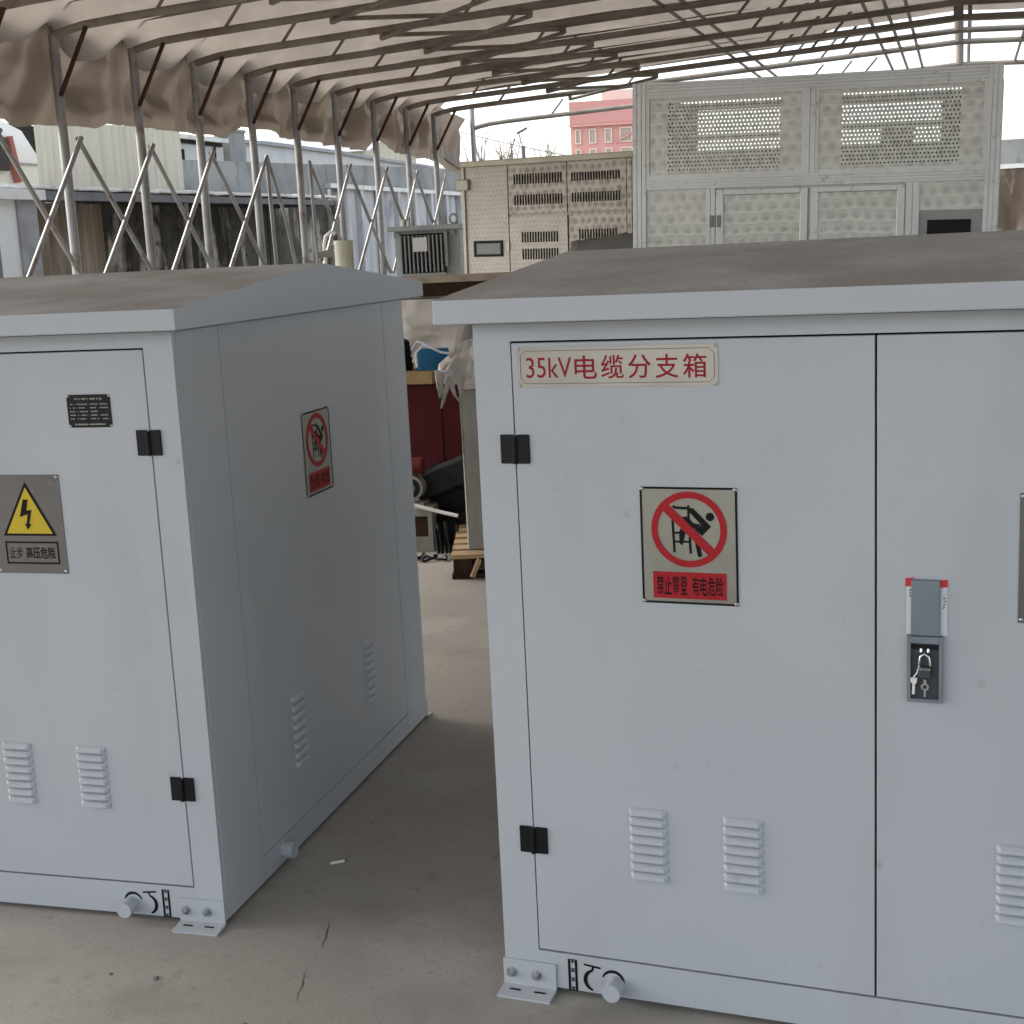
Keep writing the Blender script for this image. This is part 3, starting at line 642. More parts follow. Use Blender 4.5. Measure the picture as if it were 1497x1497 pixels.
# ------------------------------------------------------------------ left background, all in the tent's frame
def here(name, label, cat, group=None): return thing(name, label, cat, TO, TR, group)
bw = here('boundary_wall', 'grey concrete boundary wall with pale panels behind the tent posts', 'wall')
def panel_run(parent, s_, t0, t1, n, z0, z1, mt, gap=.02, th=.12):
    for i in range(n):
        a = t0 + (t1 - t0) * i / n; b = t0 + (t1 - t0) * (i + 1) / n
        o = rnd.uniform(-.012, .012)
        MB().box(s_ - th + o, s_ + o, a + gap, b - gap, z0, z1).build('wall_panel', mt, parent)
panel_run(bw, -4.2, 5.9, 14.4, 6, 0, 2.62, M['stained'])
panel_run(bw, -4.2, 14.4, 23, 9, 0, 2.84, M['whitewash'])
for t in [14.4 + k * .956 for k in range(10)]: MB().box(-4.19, -4.08, t - .07, t + .07, 0, 2.84).build('wall_pier', M['whitewash'], bw)
MB().box(-4.3, -4.06, 13.9, 23, 2.84, 2.92).build('wall_beam', M['white_edge'], bw)
for i, (a, b, z0, z1, z2, z3) in enumerate(((6.9, 14, 2.62, 2.62, 3.08, 3.26), (14.02, 23, 2.92, 3.05, 3.27, 3.5))):
    mb = MB(); vs = [(s, t, z) for s in (-4.36, -4.18) for t, zz in ((a, (z0, z2)), (b, (z0, z3))) for z in zz]
    mb.add(vs, [(0, 1, 3, 2), (4, 6, 7, 5), (0, 4, 5, 1), (2, 3, 7, 6), (0, 2, 6, 4), (1, 5, 7, 3)]).build('coping_band', M['concrete_wall'], bw)
# lean-to in front of it
lt = here('lean_to', 'low lean-to with a ragged pale roof edge and dark underside behind the posts', 'lean-to')
mb = MB(); n = 46; up_r = []; lo_r = []
for k in range(n + 1):
    t = 2.6 + 9.2 * k / n; z = 2.50 + .005 * (t - 3) + noise.noise(Vector((t * 3, 0, 0))) * .018
    up_r.append([(-3.0 + noise.noise(Vector((t * 4, 2, 0))) * .025, t, z + .045), (-3.0 + noise.noise(Vector((t * 4, 2, 0))) * .025, t, z + .012), (-3.02, t, z), (-4.15, t, z + .02), (-4.15, t, z + .09), (-3.0 + noise.noise(Vector((t * 4, 2, 0))) * .025, t, z + .045)])
mb.grid(up_r, smooth=False); mb.build('roof', M['white_edge'], lt)
MB().add([(-3.03, 2.65, 2.38), (-3.03, 11.75, 2.44), (-3.03, 11.75, 2.515), (-3.03, 2.65, 2.49), (-3.12, 2.65, 2.38), (-3.12, 11.75, 2.44), (-3.12, 11.75, 2.515), (-3.12, 2.65, 2.49)], [(0, 1, 2, 3), (7, 6, 5, 4), (0, 4, 5, 1), (1, 5, 6, 2), (2, 6, 7, 3), (3, 7, 4, 0)]).build('fascia', M['fascia'], lt)
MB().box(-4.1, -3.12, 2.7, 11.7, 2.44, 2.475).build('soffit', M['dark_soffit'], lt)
for t in (2.75, 7.0, 11.6): MB().tube([(-3.08, t, 0), (-3.08, t, 2.4)], .05, 8).build('post', M['rust'], lt)
def corrugated(name, mt, parent, s_, t0, t1, z0a, z0b, z1a, z1b, pitch=.13, amp=.018, n=4):
    N_ = int((t1 - t0) / pitch * n); lo, hi = [], []
    for k in range(N_ + 1):
        q = k / N_; t = t0 + (t1 - t0) * q; x = s_ + amp * math.sin(2 * math.pi * k / n + .6) + noise.noise(Vector((t, 3, 3))) * .01
        lo.append((x, t, z0a + (z0b - z0a) * q)); hi.append((x, t, z1a + (z1b - z1a) * q + noise.noise(Vector((t * 5, 8, 8))) * .008))
    mb = MB(); mb.grid([lo, hi], smooth=True)
    back = [[(p[0] - .004, p[1], p[2]) for p in r_] for r_ in (lo, hi)]; mb.grid(back, smooth=True)
    return mb.build(name, mt, parent)
tag(corrugated('sheet_partition', M['brown_sheet'], None, -3.85, 3.5, 6.15, 0, 0, 2.42, 2.42, .2, .03), 'weathered brown corrugated partition under the lean-to roof', 'partition')
for o in (bpy.data.objects['sheet_partition'],): o.location = TO; o.rotation_euler = TR
# cream corrugated sheets standing on the lean-to roof
for i, (a, b, za, zb) in enumerate(((5.12, 6.02, 3.42, 3.46), (6.05, 7.2, 3.46, 3.50), (7.22, 8.65, 3.50, 3.52))):
    o = corrugated('corrugated_sheet', M['cream_sheet'], None, -4.0 - .012 * i, a, b, 2.62, 2.64, za, zb, .14, .02)
    o.location = TO; o.rotation_euler = TR
    tag(o, ('narrow cream corrugated sheet at the left end of the row', 'wide cream corrugated sheet in the middle of the row', 'cream corrugated sheet at the right end of the row')[i], 'metal sheet', 'cream corrugated sheets above the lean-to')
# white block with a terracotta pillar, far left
wb = here('white_parapet', 'white stepped parapet with a terracotta pillar at far left', 'parapet wall')
mb = MB(); vs = [(5.2, 2.7), (6.55, 2.7), (6.55, 3.12), (6.25, 3.44), (5.85, 3.55), (5.2, 3.58)]
mb.add([(-5, t, z) for t, z in vs] + [(-5.5, t, z) for t, z in vs], [tuple(range(6)), tuple(range(6, 12))] + [(i, i + 6, (i + 1) % 6 + 6, (i + 1) % 6) for i in range(6)])
mb.build('parapet', M['white_wall'], wb)
MB().bar((-4.93, 5.86, 3.34), (-4.93, 5.99, 2.76), .08, .09, 0, (1, 0, 0)).build('pillar', M['terracotta'], wb)
MB().box(-4.97, -4.9, 5.2, 5.8, 2.9, 3.3).build('opening', M['dark_in'], wb)
MB().box(-4.99, -4.96, 6.0, 6.55, 3.0, 3.02).build('joint', M['grey_trim'], wb)
# plain dark block filling the black gap behind
tag(MB().box(-6.4, -5.6, 6.3, 8.2, 3.25, 3.62).build('dark_block', M['dark_soffit']), 'dark block between the white parapet and cream sheets', 'canopy')
bpy.data.objects['dark_block'].location = TO; bpy.data.objects['dark_block'].rotation_euler = TR
# white cabin
cb = here('site_cabin', 'white flat-roofed site cabin with grey corner post at left edge', 'cabin')
MB().box(-4.05, -2.8, .2, 2.99, 0, 2.36).build('wall', M['white_wall'], cb)
MB().box(-4.05, -2.77, 2.99, 3.32, 0, 2.36).build('corner_post', M['grey_trim'], cb)
MB().box(-4.1, -2.68, .1, 3.38, 2.36, 2.47).build('roof', M['white_edge'], cb)
# pale blue shed and pillar behind the wall
ps_ = here('pale_shed', 'long pale blue sheet-metal shed behind the boundary wall', 'shed')
mb = MB(); vs = [(13.4, 3.93), (17, 4.0), (20.5, 3.99), (27, 3.88)]
mb.add([(-7, t, z) for t, z in vs] + [(-7, t, 0) for t, z in vs], [(0, 1, 5, 4), (1, 2, 6, 5), (2, 3, 7, 6)]); mb.add([(-7, 13.4, 0), (-7, 13.4, 3.93), (-11, 13.4, 3.93), (-11, 13.4, 0)], [(0, 1, 2, 3)])
mb.build('wall', M['pale_blue'], ps_)
mb = MB(); mb.grid([[(-6.9, t, z + .03 + noise.noise(Vector((t * 2, 0, 0))) * .03) for t, z in vs], [(-6.9, t, z - .04) for t, z in vs], [(-11, t, z + .1) for t, z in vs]], smooth=False); mb.build('roof_edge', M['grey_trim'], ps_)
pl = here('concrete_pillar', 'short grey concrete pillar standing before the pale shed', 'pillar')
MB().box(-5.8, -5.5, 12.86, 13.46, 0, 3.88).build('shaft', M['concrete_wall'], pl)
MB().box(-5.82, -5.48, 12.84, 13.48, 3.88, 3.93).build('cap', M['concrete_wall'], pl)
wl = here('white_outhouse', 'small white outhouse with a dark eave between sheets and pillar', 'outhouse')
MB().box(-6.6, -5.6, 11.2, 12.8, 0, 3.66).build('wall', M['pale_blue'], wl)
MB().box(-6.7, -5.45, 11.1, 12.75, 3.66, 3.73).build('roof', M['white_edge'], wl)
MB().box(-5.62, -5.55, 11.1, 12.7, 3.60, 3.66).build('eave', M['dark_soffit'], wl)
MB().box(-5.6, -5.58, 11.25, 11.42, 3.15, 3.5).build('window', M['slot'], wl)
MB().tube([(-5.57, 12.45, 3.6), (-5.57, 12.45, 3.4), (-5.57, 12.4, 3.33)], .02, 6).build('downpipe', M['dark_soffit'], wl)
hs = here('gabled_house', 'small far house with a pale gable over the boundary wall', 'house')
mb = MB(); pr = [(27, 0), (31, 0), (31, 4.5), (29, 5.1), (27, 4.5)]
mb.add([(-9, t, z) for t, z in pr] + [(-13, t, z) for t, z in pr], [(0, 1, 2, 3, 4), (9, 8, 7, 6, 5), (0, 5, 6, 1), (1, 6, 7, 2), (4, 3, 8, 9), (0, 4, 9, 5)]); mb.build('wall', M['cream_sheet'], hs)
mb = MB(); mb.add([(-8.7, 26.7, 4.44), (-8.7, 29, 5.2), (-8.7, 31.3, 4.44), (-13, 26.7, 4.44), (-13, 29, 5.2), (-13, 31.3, 4.44)], [(0, 1, 4, 3), (1, 2, 5, 4)]); mb.build('roof', M['grey_trim'], hs)
# back wall at far right
bk = here('rear_wall', 'brown stained rear wall with grey coping at the right edge', 'wall')
for i in range(4):
    MB().box(7.2 + i * 1.1 + .012, 7.2 + (i + 1) * 1.1 - .012, 18, 18.15, 0, 2.6).build('wall_panel', M['stained_brown'], bk)
MB().box(7.2, 11.6, 17.96, 18.15, 2.6, 2.68).build('wall_beam', M['white_edge'], bk)
MB().box(7.2, 11.6, 18, 18.2, 2.68, 3.12).build('coping_band', M['concrete_wall'], bk)

# ------------------------------------------------------------------ aluminium enclosure (right)
EA = thing('aluminium_enclosure', 'large aluminium enclosure with two perforated upper panels and double doors', 'equipment enclosure', (.945, 10.5, 0), (0, R(1.632), R(-19.563)))
WA, DA, HA = 2.533, 1.2, 2.712
def prof_bar(name, x0, x1, z0, z1, parent, y0=0., y1=.08, ribs='v', n=3, mt=None):
    """extruded profile with shallow ribs on its face"""
    mt = mt or M['alu']; mb = MB().box(x0, x1, y0 + .004, y1, z0, z1)
    for k in range(n):
        if ribs == 'v': a = x0 + (x1 - x0) * (k + .07) / n; b = x0 + (x1 - x0) * (k + .93) / n; mb.box(a, b, y0 - .008, y0 + .004, z0 + .002, z1 - .002)
        else: a = z0 + (z1 - z0) * (k + .07) / n; b = z0 + (z1 - z0) * (k + .93) / n; mb.box(x0 + .002, x1 - .002, y0 - .008, y0 + .004, a, b)
    return mb.build(name, mt, parent)
prof_bar('corner_post', 0, .1, 0, HA, EA); prof_bar('corner_post', WA - .095, WA, 0, HA, EA)
MB().box(0, .1, DA - .1, DA, 0, HA).build('corner_post', M['alu'], EA); MB().box(WA - .1, WA, DA - .1, DA, 0, HA).build('corner_post', M['alu'], EA)
prof_bar('top_rail', .1, WA - .095, 2.625, HA - .002, EA, ribs='h', n=4)
prof_bar('mid_rail', .1, WA - .095, 1.962, 2.045, EA, ribs='h', n=4)
prof_bar('mullion', 1.234, 1.309, 2.045, 2.625, EA, n=2)
MB().box(.02, WA - .02, .09, DA - .02, HA - .03, HA - .004).build('roof', M['in_grey'], EA)
for x0, x1 in ((.03, .05), (WA - .05, WA - .03)): MB().box(x0, x1, .1, DA - .1, 0, HA - .03).build('side_wall', M['in_grey'], EA)
# back wall with two window openings
bkw = MB(); y0, y1 = DA - .04, DA - .02
holes = ((.24, .89, 2.29, 2.56), (1.36, 2.1, 2.30, 2.58))
bkw.box(.1, WA - .1, y0, y1, 0, 2.29); bkw.box(.1, WA - .1, y0, y1, 2.60, 2.655)
bkw.box(.1, .24, y0, y1, 2.29, 2.60); bkw.box(.89, 1.36, y0, y1, 2.29, 2.60); bkw.box(2.1, WA - .1, y0, y1, 2.29, 2.60)
bkw.box(.24, .89, y0, y1, 2.385, 2.415); bkw.box(1.36, 2.1, y0, y1, 2.41, 2.45); bkw.box(1.66, 1.9, y0, y1, 2.29, 2.41)
bkw.build('back_wall', M['in_grey'], EA)
# perforated panels: real round holes in a staggered grid
def perforated(x0, x1, z0, z1, hx0, hx1, hz0, hz1, parent, y=.02):
    mb = MB(); px, pz = .0262, .0262; nx = int((hx1 - hx0) / px); nz = int((hz1 - hz0) / pz); px = (hx1 - hx0) / nx; pz = (hz1 - hz0) / nz; r = .0066
    for j in range(nz):
        for i in range(nx):
            cx = hx0 + (i + .5) * px; cz = hz0 + (j + .5) * pz
            off = px * .18 if j % 2 else -px * .18
            sq = [(-1, -1), (0, -1), (1, -1), (1, 0), (1, 1), (0, 1), (-1, 1), (-1, 0)]
            vs = [(cx + a * px / 2, y, cz + b * pz / 2) for a, b in sq]
            vs += [(cx + off + r * math.cos(math.atan2(b, a)), y, cz + r * math.sin(math.atan2(b, a))) for a, b in sq]
            mb.add(vs, [(k, (k + 1) % 8, (k + 1) % 8 + 8, k + 8) for k in range(8)])
    for a in ((x0, hx0, z0, z1), (hx1, x1, z0, z1), (hx0, hx1, z0, hz0), (hx0, hx1, hz1, z1)): mb.add([(a[0], y, a[2]), (a[1], y, a[2]), (a[1], y, a[3]), (a[0], y, a[3])], [(0, 1, 2, 3)])
    o = mb.build('perforated_panel', M['swirl'], parent)
    fr = MB(); t = .022
    for a in ((x0, x0 + t, z0, z1), (x1 - t, x1, z0, z1), (x0 + t, x1 - t, z0, z0 + t), (x0 + t, x1 - t, z1 - t, z1)): fr.box(a[0], a[1], y - .016, y - .001, a[2], a[3])
    fr.build('panel_frame', M['alu'], o)
perforated(.1, 1.234, 2.045, 2.625, .254, 1.064, 2.085, 2.575, EA)
perforated(1.309, WA - .095, 2.045, 2.625, 1.482, 2.272, 2.085, 2.582, EA)
MB().box(.54, 2.022, .032, .042, .15, 1.962).build('door_frame', M['alu'], EA)
MB().box(.1, .54, .02, .03, .15, 1.962).build('side_panel', M['swirl'], EA)
prof_bar('door_jamb', .54, .61, .15, 1.962, EA, n=2)
for x0, x1 in ((.615, 1.265), (1.285, 1.925)):
    dr = MB(); t = .052
    for a in ((x0, x0 + t, .2, 1.95), (x1 - t, x1, .2, 1.95), (x0 + t, x1 - t, .2, .26), (x0 + t, x1 - t, 1.95 - .04, 1.95)): dr.box(a[0], a[1], -.012, .03, a[2], a[3])
    do = dr.build('door', M['alu'], EA, .004)
    MB().box(x0 + t, x1 - t, .01, .02, .26, 1.91).build('door_panel', M['swirl'], do)
for x0, x1 in ((.572, .6), (.624, .652)): MB().box(x0, x1, -.024, -.0125, 1.687, 1.771).build('door_hinge', M['grey_trim'], EA, .003)
prof_bar('door_jamb', 1.93, 2.022, .15, 1.962, EA, n=2)
MB().box(2.022, WA - .095, .02, .03, 1.768, 1.962).build('side_panel', M['swirl'], EA)
ct = MB().box(2.022, WA - .095, .012, .03, .2, 1.766).build('control_panel', M['tx'], EA)
MB().box(2.078, 2.364, .004, .0115, 1.50, 1.705).build('display', M['black'], ct)

# ------------------------------------------------------------------ beige aluminium enclosure (left)
EB = thing('beige_enclosure', 'beige patterned metal enclosure with rows of slotted vents', 'equipment enclosure', (-.333, 13, 0), (0, R(1.127), R(-32.914)))
WB = 1.719
MB().box(0, WB, .02, 1.3, 0, 2.37).build('body', M['swirl_fine'], EB)
MB().box(-.02, WB + .01, -.01, 1.32, 2.324, 2.376).build('top_trim', M['beige_alu'], EB, .006)
def sheet(name, x0, x1, z0, z1, mt, y=-.0, th=.018): return MB().box(x0, x1, y, y + th, z0, z1).build(name, mt, EB)
sheet('front_panel', .004, .472, .1, 2.32, M['swirl_fine'])
up1 = sheet('front_panel', .482, 1.078, 1.895, 2.32, M['swirl_spot']); up2 = sheet('front_panel', 1.088, WB - .06, 1.895, 2.32, M['swirl_spot'])
dB = sheet('door', .486, 1.082, .1, 1.875, M['swirl_fine'], -.006, .022); dC = sheet('front_panel', 1.095, WB - .06, .1, 1.885, M['swirl_spot'])
prof_bar('corner_trim', -.012, .022, 0, 2.32, EB, -.008, .03, n=1, mt=M['beige_alu'])
prof_bar('corner_trim', WB - .05, WB, 0, 2.32, EB, -.004, .03, n=1, mt=M['swirl_spot'])
def slots(parent, x0, x1, z0, z1, n, y):
    for k in range(n):
        a = x0 + (x1 - x0) * (k + .2) / n; b = x0 + (x1 - x0) * (k + .72) / n
        mb = MB(); mb.box(a, b, y - .003, y - .0005, z0, z1); mb.build('vent_slot', M['slot'], parent)
slots(up1, .535, 1.04, 2.152, 2.24, 18, 0); slots(up1, .537, 1.041, 1.972, 2.06, 18, 0)
slots(up2, 1.122, 1.607, 2.156, 2.229, 18, 0); slots(up2, 1.126, 1.608, 1.977, 2.059, 18, 0)
slots(dB, .608, .992, 1.648, 1.738, 14, -.006); slots(dB, .61, .992, 1.50, 1.592, 14, -.006)
slots(dC, 1.19, 1.572, 1.66, 1.745, 14, 0)
wn = MB(); 
for a in ((.098, .406, 1.648, 1.672), (.098, .406, 1.53, 1.552), (.098, .12, 1.552, 1.648), (.384, .406, 1.552, 1.648)): wn.box(a[0], a[1], -.012, 0, a[2], a[3])
wo = wn.build('window', M['black'], EB); MB().box(.12, .384, -.004, -.001, 1.552, 1.648).build('pane', M['window_glass'], wo)
MB().box(.462, .482, -.02, -.002, 1.58, 1.66).build('door_handle', M['white_pvc'], EB)
MB().box(-.06, .07, -.03, .05, 2.12, 2.22).build('lifting_lug', M['beige_alu'], EB, .01)

# tarpaulin-covered stack between the two enclosures
tb = MB(); rows = []
for i in range(17):
    row_ = []
    for j in range(17):
        a_, b_ = i / 16, j / 16; x = 1.05 * a_; y = .55 * b_
        e = min(a_ * 1.05, (1 - a_) * 1.05, b_ * .55, (1 - b_) * .55)
        k = min(1, e / .10); n_ = noise.noise(Vector((x * 4, y * 6, 3))) * .045 + noise.noise(Vector((x * 11, y * 13, 9))) * .02
        h = (1.60 + n_ + .05 * min(1, a_ * 2)) * (1 if k > .55 else .0 if e == 0 else .9 + .1 * k)
        row_.append((x + n_ * .6, y + n_ * .4, max(0, h)))
    rows.append(row_)
tb.grid(rows)
o = tag(tb.build('covered_stack', M['tarp']), 'stack under a crumpled grey tarpaulin between the two metal enclosures', 'covered stack'); o.location = (.50, 11.75, 0); o.rotation_euler = (0, 0, R(-22))

# ------------------------------------------------------------------ transformer
TX = thing('transformer', 'grey oil transformer with black-gapped radiator fins beside the beige enclosure', 'transformer', (-1.05, 14, 0), (0, 0, R(-12)))
wT = .72
MB().box(.03, wT - .03, 0, .6, .1, 1.80).build('tank', M['tx'], TX)
MB().box(-.03, wT, -.06, .66, 1.80, 1.85).build('lid', M['tx'], TX, .006)
MB().box(.0, wT - .02, -.05, .62, 0, .1).build('base_frame', M['tx'], TX)
rb = MB().box(.10, .54, -.02, -.002, 1.38, 1.77).build('radiator_back', M['slot'], TX)
for k in range(11):
    x = .118 + k * .0405; MB().box(x - .0065, x + .0065, -.11, -.02, 1.40, 1.755).build('radiator_fin', M['fin'], TX)
MB().box(.09, .55, -.1, -.002, 1.372, 1.392).build('radiator_rail', M['tx'], TX)
MB().box(.245, .385, -.118, -.112, 1.60, 1.735).build('paper_tag', M['tag'], TX)
MB().box(.55, .58, -.09, -.002, 1.45, 1.78).build('radiator_side', M['fin'], TX)
for x in (.06, .62): MB().box(x - .03, x + .03, -.03, -.001, 1.74, 1.79).build('clamp', M['fin'], TX)
for x, h in ((.12, .06), (.16, .09), (.2, .06), (.5, .09), (.53, .09)): MB().tube([(x, .1, 1.85), (x, .1, 1.85 + h)], .009, 6).build('bushing_rod', M['grey_trim'], TX)
MB().tube([(.62 + .04 * math.cos(a), .05, 1.90 + .045 * math.sin(a)) for a in [q * math.pi / 6 for q in range(13)]], .012, 6).build('lifting_eye', M['tx'], TX)
MB().tube([(.1, .12, 1.85), (.1, .12, 1.92)], .03, 8).build('oil_cap', M['beige_alu'], TX)
for x in (.39, .47, .52): MB().box(x - .022, x + .022, -.03, -.001, 1.27, 1.33).build('nameplate', M['tag'], TX)
MB().tube([(.6, -.02, 1.26), (.68, -.02, 1.28)], .012, 6).build('drain_valve', M['machine_black'], TX)

# cream barrel and a white pump stand beyond the left cabinet
br = thing('plastic_barrel', 'cream plastic barrel standing behind the left cabinet roof', 'barrel', (-1.44, 13.2, 0))
MB().tube([(0, 0, 0), (0, 0, 1.70)], [.088, .088], 20).build('shell', M['barrel'], br); MB().tube([(0, 0, 1.70), (0, 0, 1.735)], [.094, .09], 20).build('rim', M['barrel'], br)
st = thing('water_tap_stand', 'white bent water pipe with a tap beside the cream barrel', 'water pipe', (-1.63, 13.3, 0))
MB().tube([(0, 0, 0), (0, 0, 1.7), (.02, 0, 1.78), (.07, 0, 1.82), (.11, 0, 1.80)], .018, 8).build('pipe', M['white_pvc'], st)
MB().tube([(-.06, 0, 1.62), (.08, 0, 1.62)], .035, 10).build('tap', M['fan'], st); MB().box(-.06, .06, -.04, .04, 1.35, 1.5).build('meter', M['grey_trim'], st, .01)

# ------------------------------------------------------------------ the gap between the cabinets
YG = R(-19)
pal = thing('pallet', 'wooden pallet under the warm grey cabinet in the gap', 'pallet', (-.31, 6.70, 0), (0, 0, R(-1)))
for k in range(7): MB().box(0, .95, .0 + k * .146, .095 + k * .146, .105, .125).build('deck_board', M['wood'], pal)
for k in range(3): MB().box(0.01 + k * .42, .10 + k * .42, .005, .965, .025, .104).build('stringer', M['wood_dark'], pal)
for k in range(3): MB().box(0, .95, .01 + k * .42, .1 + k * .42, .004, .024).build('bottom_board', M['wood_dark'], pal)
MB().bar((.1, -.015, .015), (.14, -.002, .1), .02, .02).build('broken_slat', M['wood'], pal)
gc = thing('grey_cabinet', 'warm grey metal cabinet standing on the wooden pallet', 'cabinet', (-.228, 6.80, .1255), (0, 0, R(-1)))
MB().box(0, .75, 0, .8, .0, .80).build('body', M['cab2'], gc, .006); MB().box(.05, .7, -.006, -.001, .06, .74).build('door', M['cab2'], gc)
MB().box(.08, .12, -.016, -.007, .27, .34).build('door_handle', M['lock_grey'], gc)
# plastic wrap draped over the cabinet's corner with hanging tails
pw = MB(); rows = []
OUT = [(-.10, .985, 1.0), (-.09, .94, 1.05), (-.045, .965, 1.085), (0, .95, 1.125), (.037, .93, 1.155), (.093, .925, 1.168), (.2, .925, 1.16), (.34, .93, 1.13)]
def outl(x):
    for (a, b0, b1), (c, d0, d1) in zip(OUT, OUT[1:]):
        if a <= x <= c: k = (x - a) / (c - a); return b0 + (d0 - b0) * k, b1 + (d1 - b1) * k
    return OUT[-1][1:]
for i in range(45):
    x = -.10 + .44 * i / 44; zb_, zt_ = outl(x); row_ = []
    for j in range(25):
        v = j / 16
        if v <= 1: z = zb_ + (zt_ - zb_) * v; y = -.055 + .075 * v ** 2.2
        else: z = zt_ - .03 * (v - 1) - .06 * (v - 1) ** 2; y = .02 + .55 * (v - 1)
        f_ = (.3 - abs(noise.noise(Vector((x * 13 + v * .9, v * 1.7, 1))))) * .06 + (.3 - abs(noise.noise(Vector((x * 30 - v * 2, v * 4, 4))))) * .026
        row_.append((x + f_ * .25, y - f_ * min(1, v * 4 + .4), z + f_ * .35))
    rows.append(row_)
pw.grid(rows)
wrap = thing('plastic_wrap', 'torn white plastic film draped over the grey cabinet top with hanging tails', 'plastic film', (-.235, 6.80, 0))
pw.build('sheet', M['plastic'], wrap)
Y_ = -.06
for pts, r in (([(-.091, 1.03), (-.088, .95), (-.084, .895)], .010), ([(-.02, 1.0), (-.045, .955), (-.06, .915), (-.07, .88), (-.081, .846)], .011), ([(-.075, 1.02), (-.077, .935), (-.071, .90)], .009), ([(-.015, .99), (-.024, .944), (-.012, .905), (.012, .872)], .010), ([(.007, .99), (.018, .93), (.013, .87)], .011), ([(.013, .89), (.0135, .767), (.0165, .532), (.018, .30), (.019, .13)], .0042), ([(-.05, 1.0), (-.07, .965), (-.072, .915)], .008)):
    n_ = len(pts); tb_ = MB(); rows = []
    fine = []
    for q in range(n_ - 1):
        for k in range(5): fine.append(tuple(pts[q][c] + (pts[q + 1][c] - pts[q][c]) * k / 5 for c in (0, 1)))
    fine.append(pts[-1]); N_ = len(fine)
    for k, (x, z) in enumerate(fine):
        w_ = r * (1.25 - .85 * k / N_) * (1 + .35 * noise.noise(Vector((x * 60, z * 45, r * 900)))); rows.append([(x + w_ * math.cos(q) * 1.1, Y_ + w_ * .55 * math.sin(q) + .004 * math.sin(q * 3), z) for q in [math.pi * m_ / 4 for m_ in range(8)]])
    tb_.grid(rows, closed=True); tb_.add(rows[-1], [tuple(range(8))]); tb_.build('tail', M['plastic'], wrap)
# maroon cabinet behind with a yellow board on top
mc = thing('maroon_cabinet', 'dark maroon metal cabinet with a yellow board top in the gap', 'cabinet', (-.62, 8.0, 0), (0, 0, YG))
MB().box(-.1, .62, 0, .6, .0, .855).build('body', M['maroon'], mc, .006); MB().box(.26, .264, -.004, -.001, .05, .78).build('door_gap', M['gap_shade'], mc)
MB().box(-.14, .235, -.05, .64, .86, .932).build('board_top', M['board'], mc)
bt = thing('blue_tote', 'bright blue tote bag with white straps on the yellow board', 'tote bag', (-.405, 8.0, .933), (0, 0, R(-6)))
mb = MB(); rows = []
for j in range(7):
    v = j / 6; n_ = 20; rows.append([((.10 * (1 - .12 * v) * (abs(math.cos(q)) ** .55) * (1 if math.cos(q) > 0 else -1)), (.07 * (1 - .3 * v) * (abs(math.sin(q)) ** .55) * (1 if math.sin(q) > 0 else -1)), .115 * v + .008 * noise.noise(Vector((q * 2, v * 4, 1)))) for q in [2 * math.pi * k / n_ for k in range(n_)]])
mb.grid(rows, closed=True); mb.add(rows[-1], [tuple(range(20))]); mb.build('body', M['blue'], bt)
MB().tube([(-.085, -.075, .02), (-.088, -.07, .10), (-.05, -.055, .14), (.0, -.052, .125), (.05, -.06, .10), (.10, -.05, .09)], .0075, 6).build('strap', M['strap'], bt)
MB().tube([(-.12, -.03, .12), (-.08, -.045, .165), (-.02, -.05, .14), (.03, -.05, .115)], .006, 6).build('strap', M['strap'], bt)
cc = MB()
for k in range(5): cc.tube([(.07 * math.cos(q) * (1 - .05 * k), .07 * math.sin(q), .02 + .034 * k + .01 * math.sin(3 * q + k)) for q in [2 * math.pi * i / 16 for i in range(17)]], .018, 6)
o = tag(cc.build('cable_coil', M['machine_black']), 'coil of black cable left of the blue tote', 'cable coil'); o.location = (-.61, 8.05, .934)
# plastic-wrapped bale under a plank lid, farther back
bl = thing('wrapped_bale', 'white plastic-wrapped crate behind the blue tote', 'wrapped crate', (-.72, 9.0, 0), (0, 0, YG))
rows = []
for i in range(61):
    z = 1.30 * i / 60; row_ = []
    for k in range(72):
        q = 2 * math.pi * k / 72; c_, s_ = math.cos(q), math.sin(q)
        x = .42 * (abs(c_) ** .35) * (1 if c_ > 0 else -1); y = .4 * (abs(s_) ** .35) * (1 if s_ > 0 else -1)
        f_ = 1 + (.3 - abs(noise.noise(Vector((x * 4, y * 4, z * 6))))) * .22 + (.3 - abs(noise.noise(Vector((x * 9, y * 9, z * 15))))) * .10
        row_.append((x * f_ + .42, y * f_ + .4, z))
    rows.append(row_)
mb = MB(); mb.grid(rows, closed=True); mb.add(rows[-1], [tuple(range(72))]); mb.build('wrapping', M['plastic'], bl)
wp = thing('work_platform', 'brown plank platform with a dark edge behind the roof gap', 'platform', (-.60, 9.0, 0), (0, 0, R(-14)))
for k in range(4): MB().box(-.25, 1.2, -.06 + k * .22, .15 + k * .22, 1.40, 1.432).build('plank', M['plank'], wp)
MB().box(-.25, 1.2, -.04, .0, 1.315, 1.399).build('edge_beam', M['wood_dark'], wp)
for x in (-.2, 1.1):
    for y in (.02, .75): MB().box(x, x + .06, y, y + .06, 0, 1.399).build('leg', M['wood_dark'], wp)
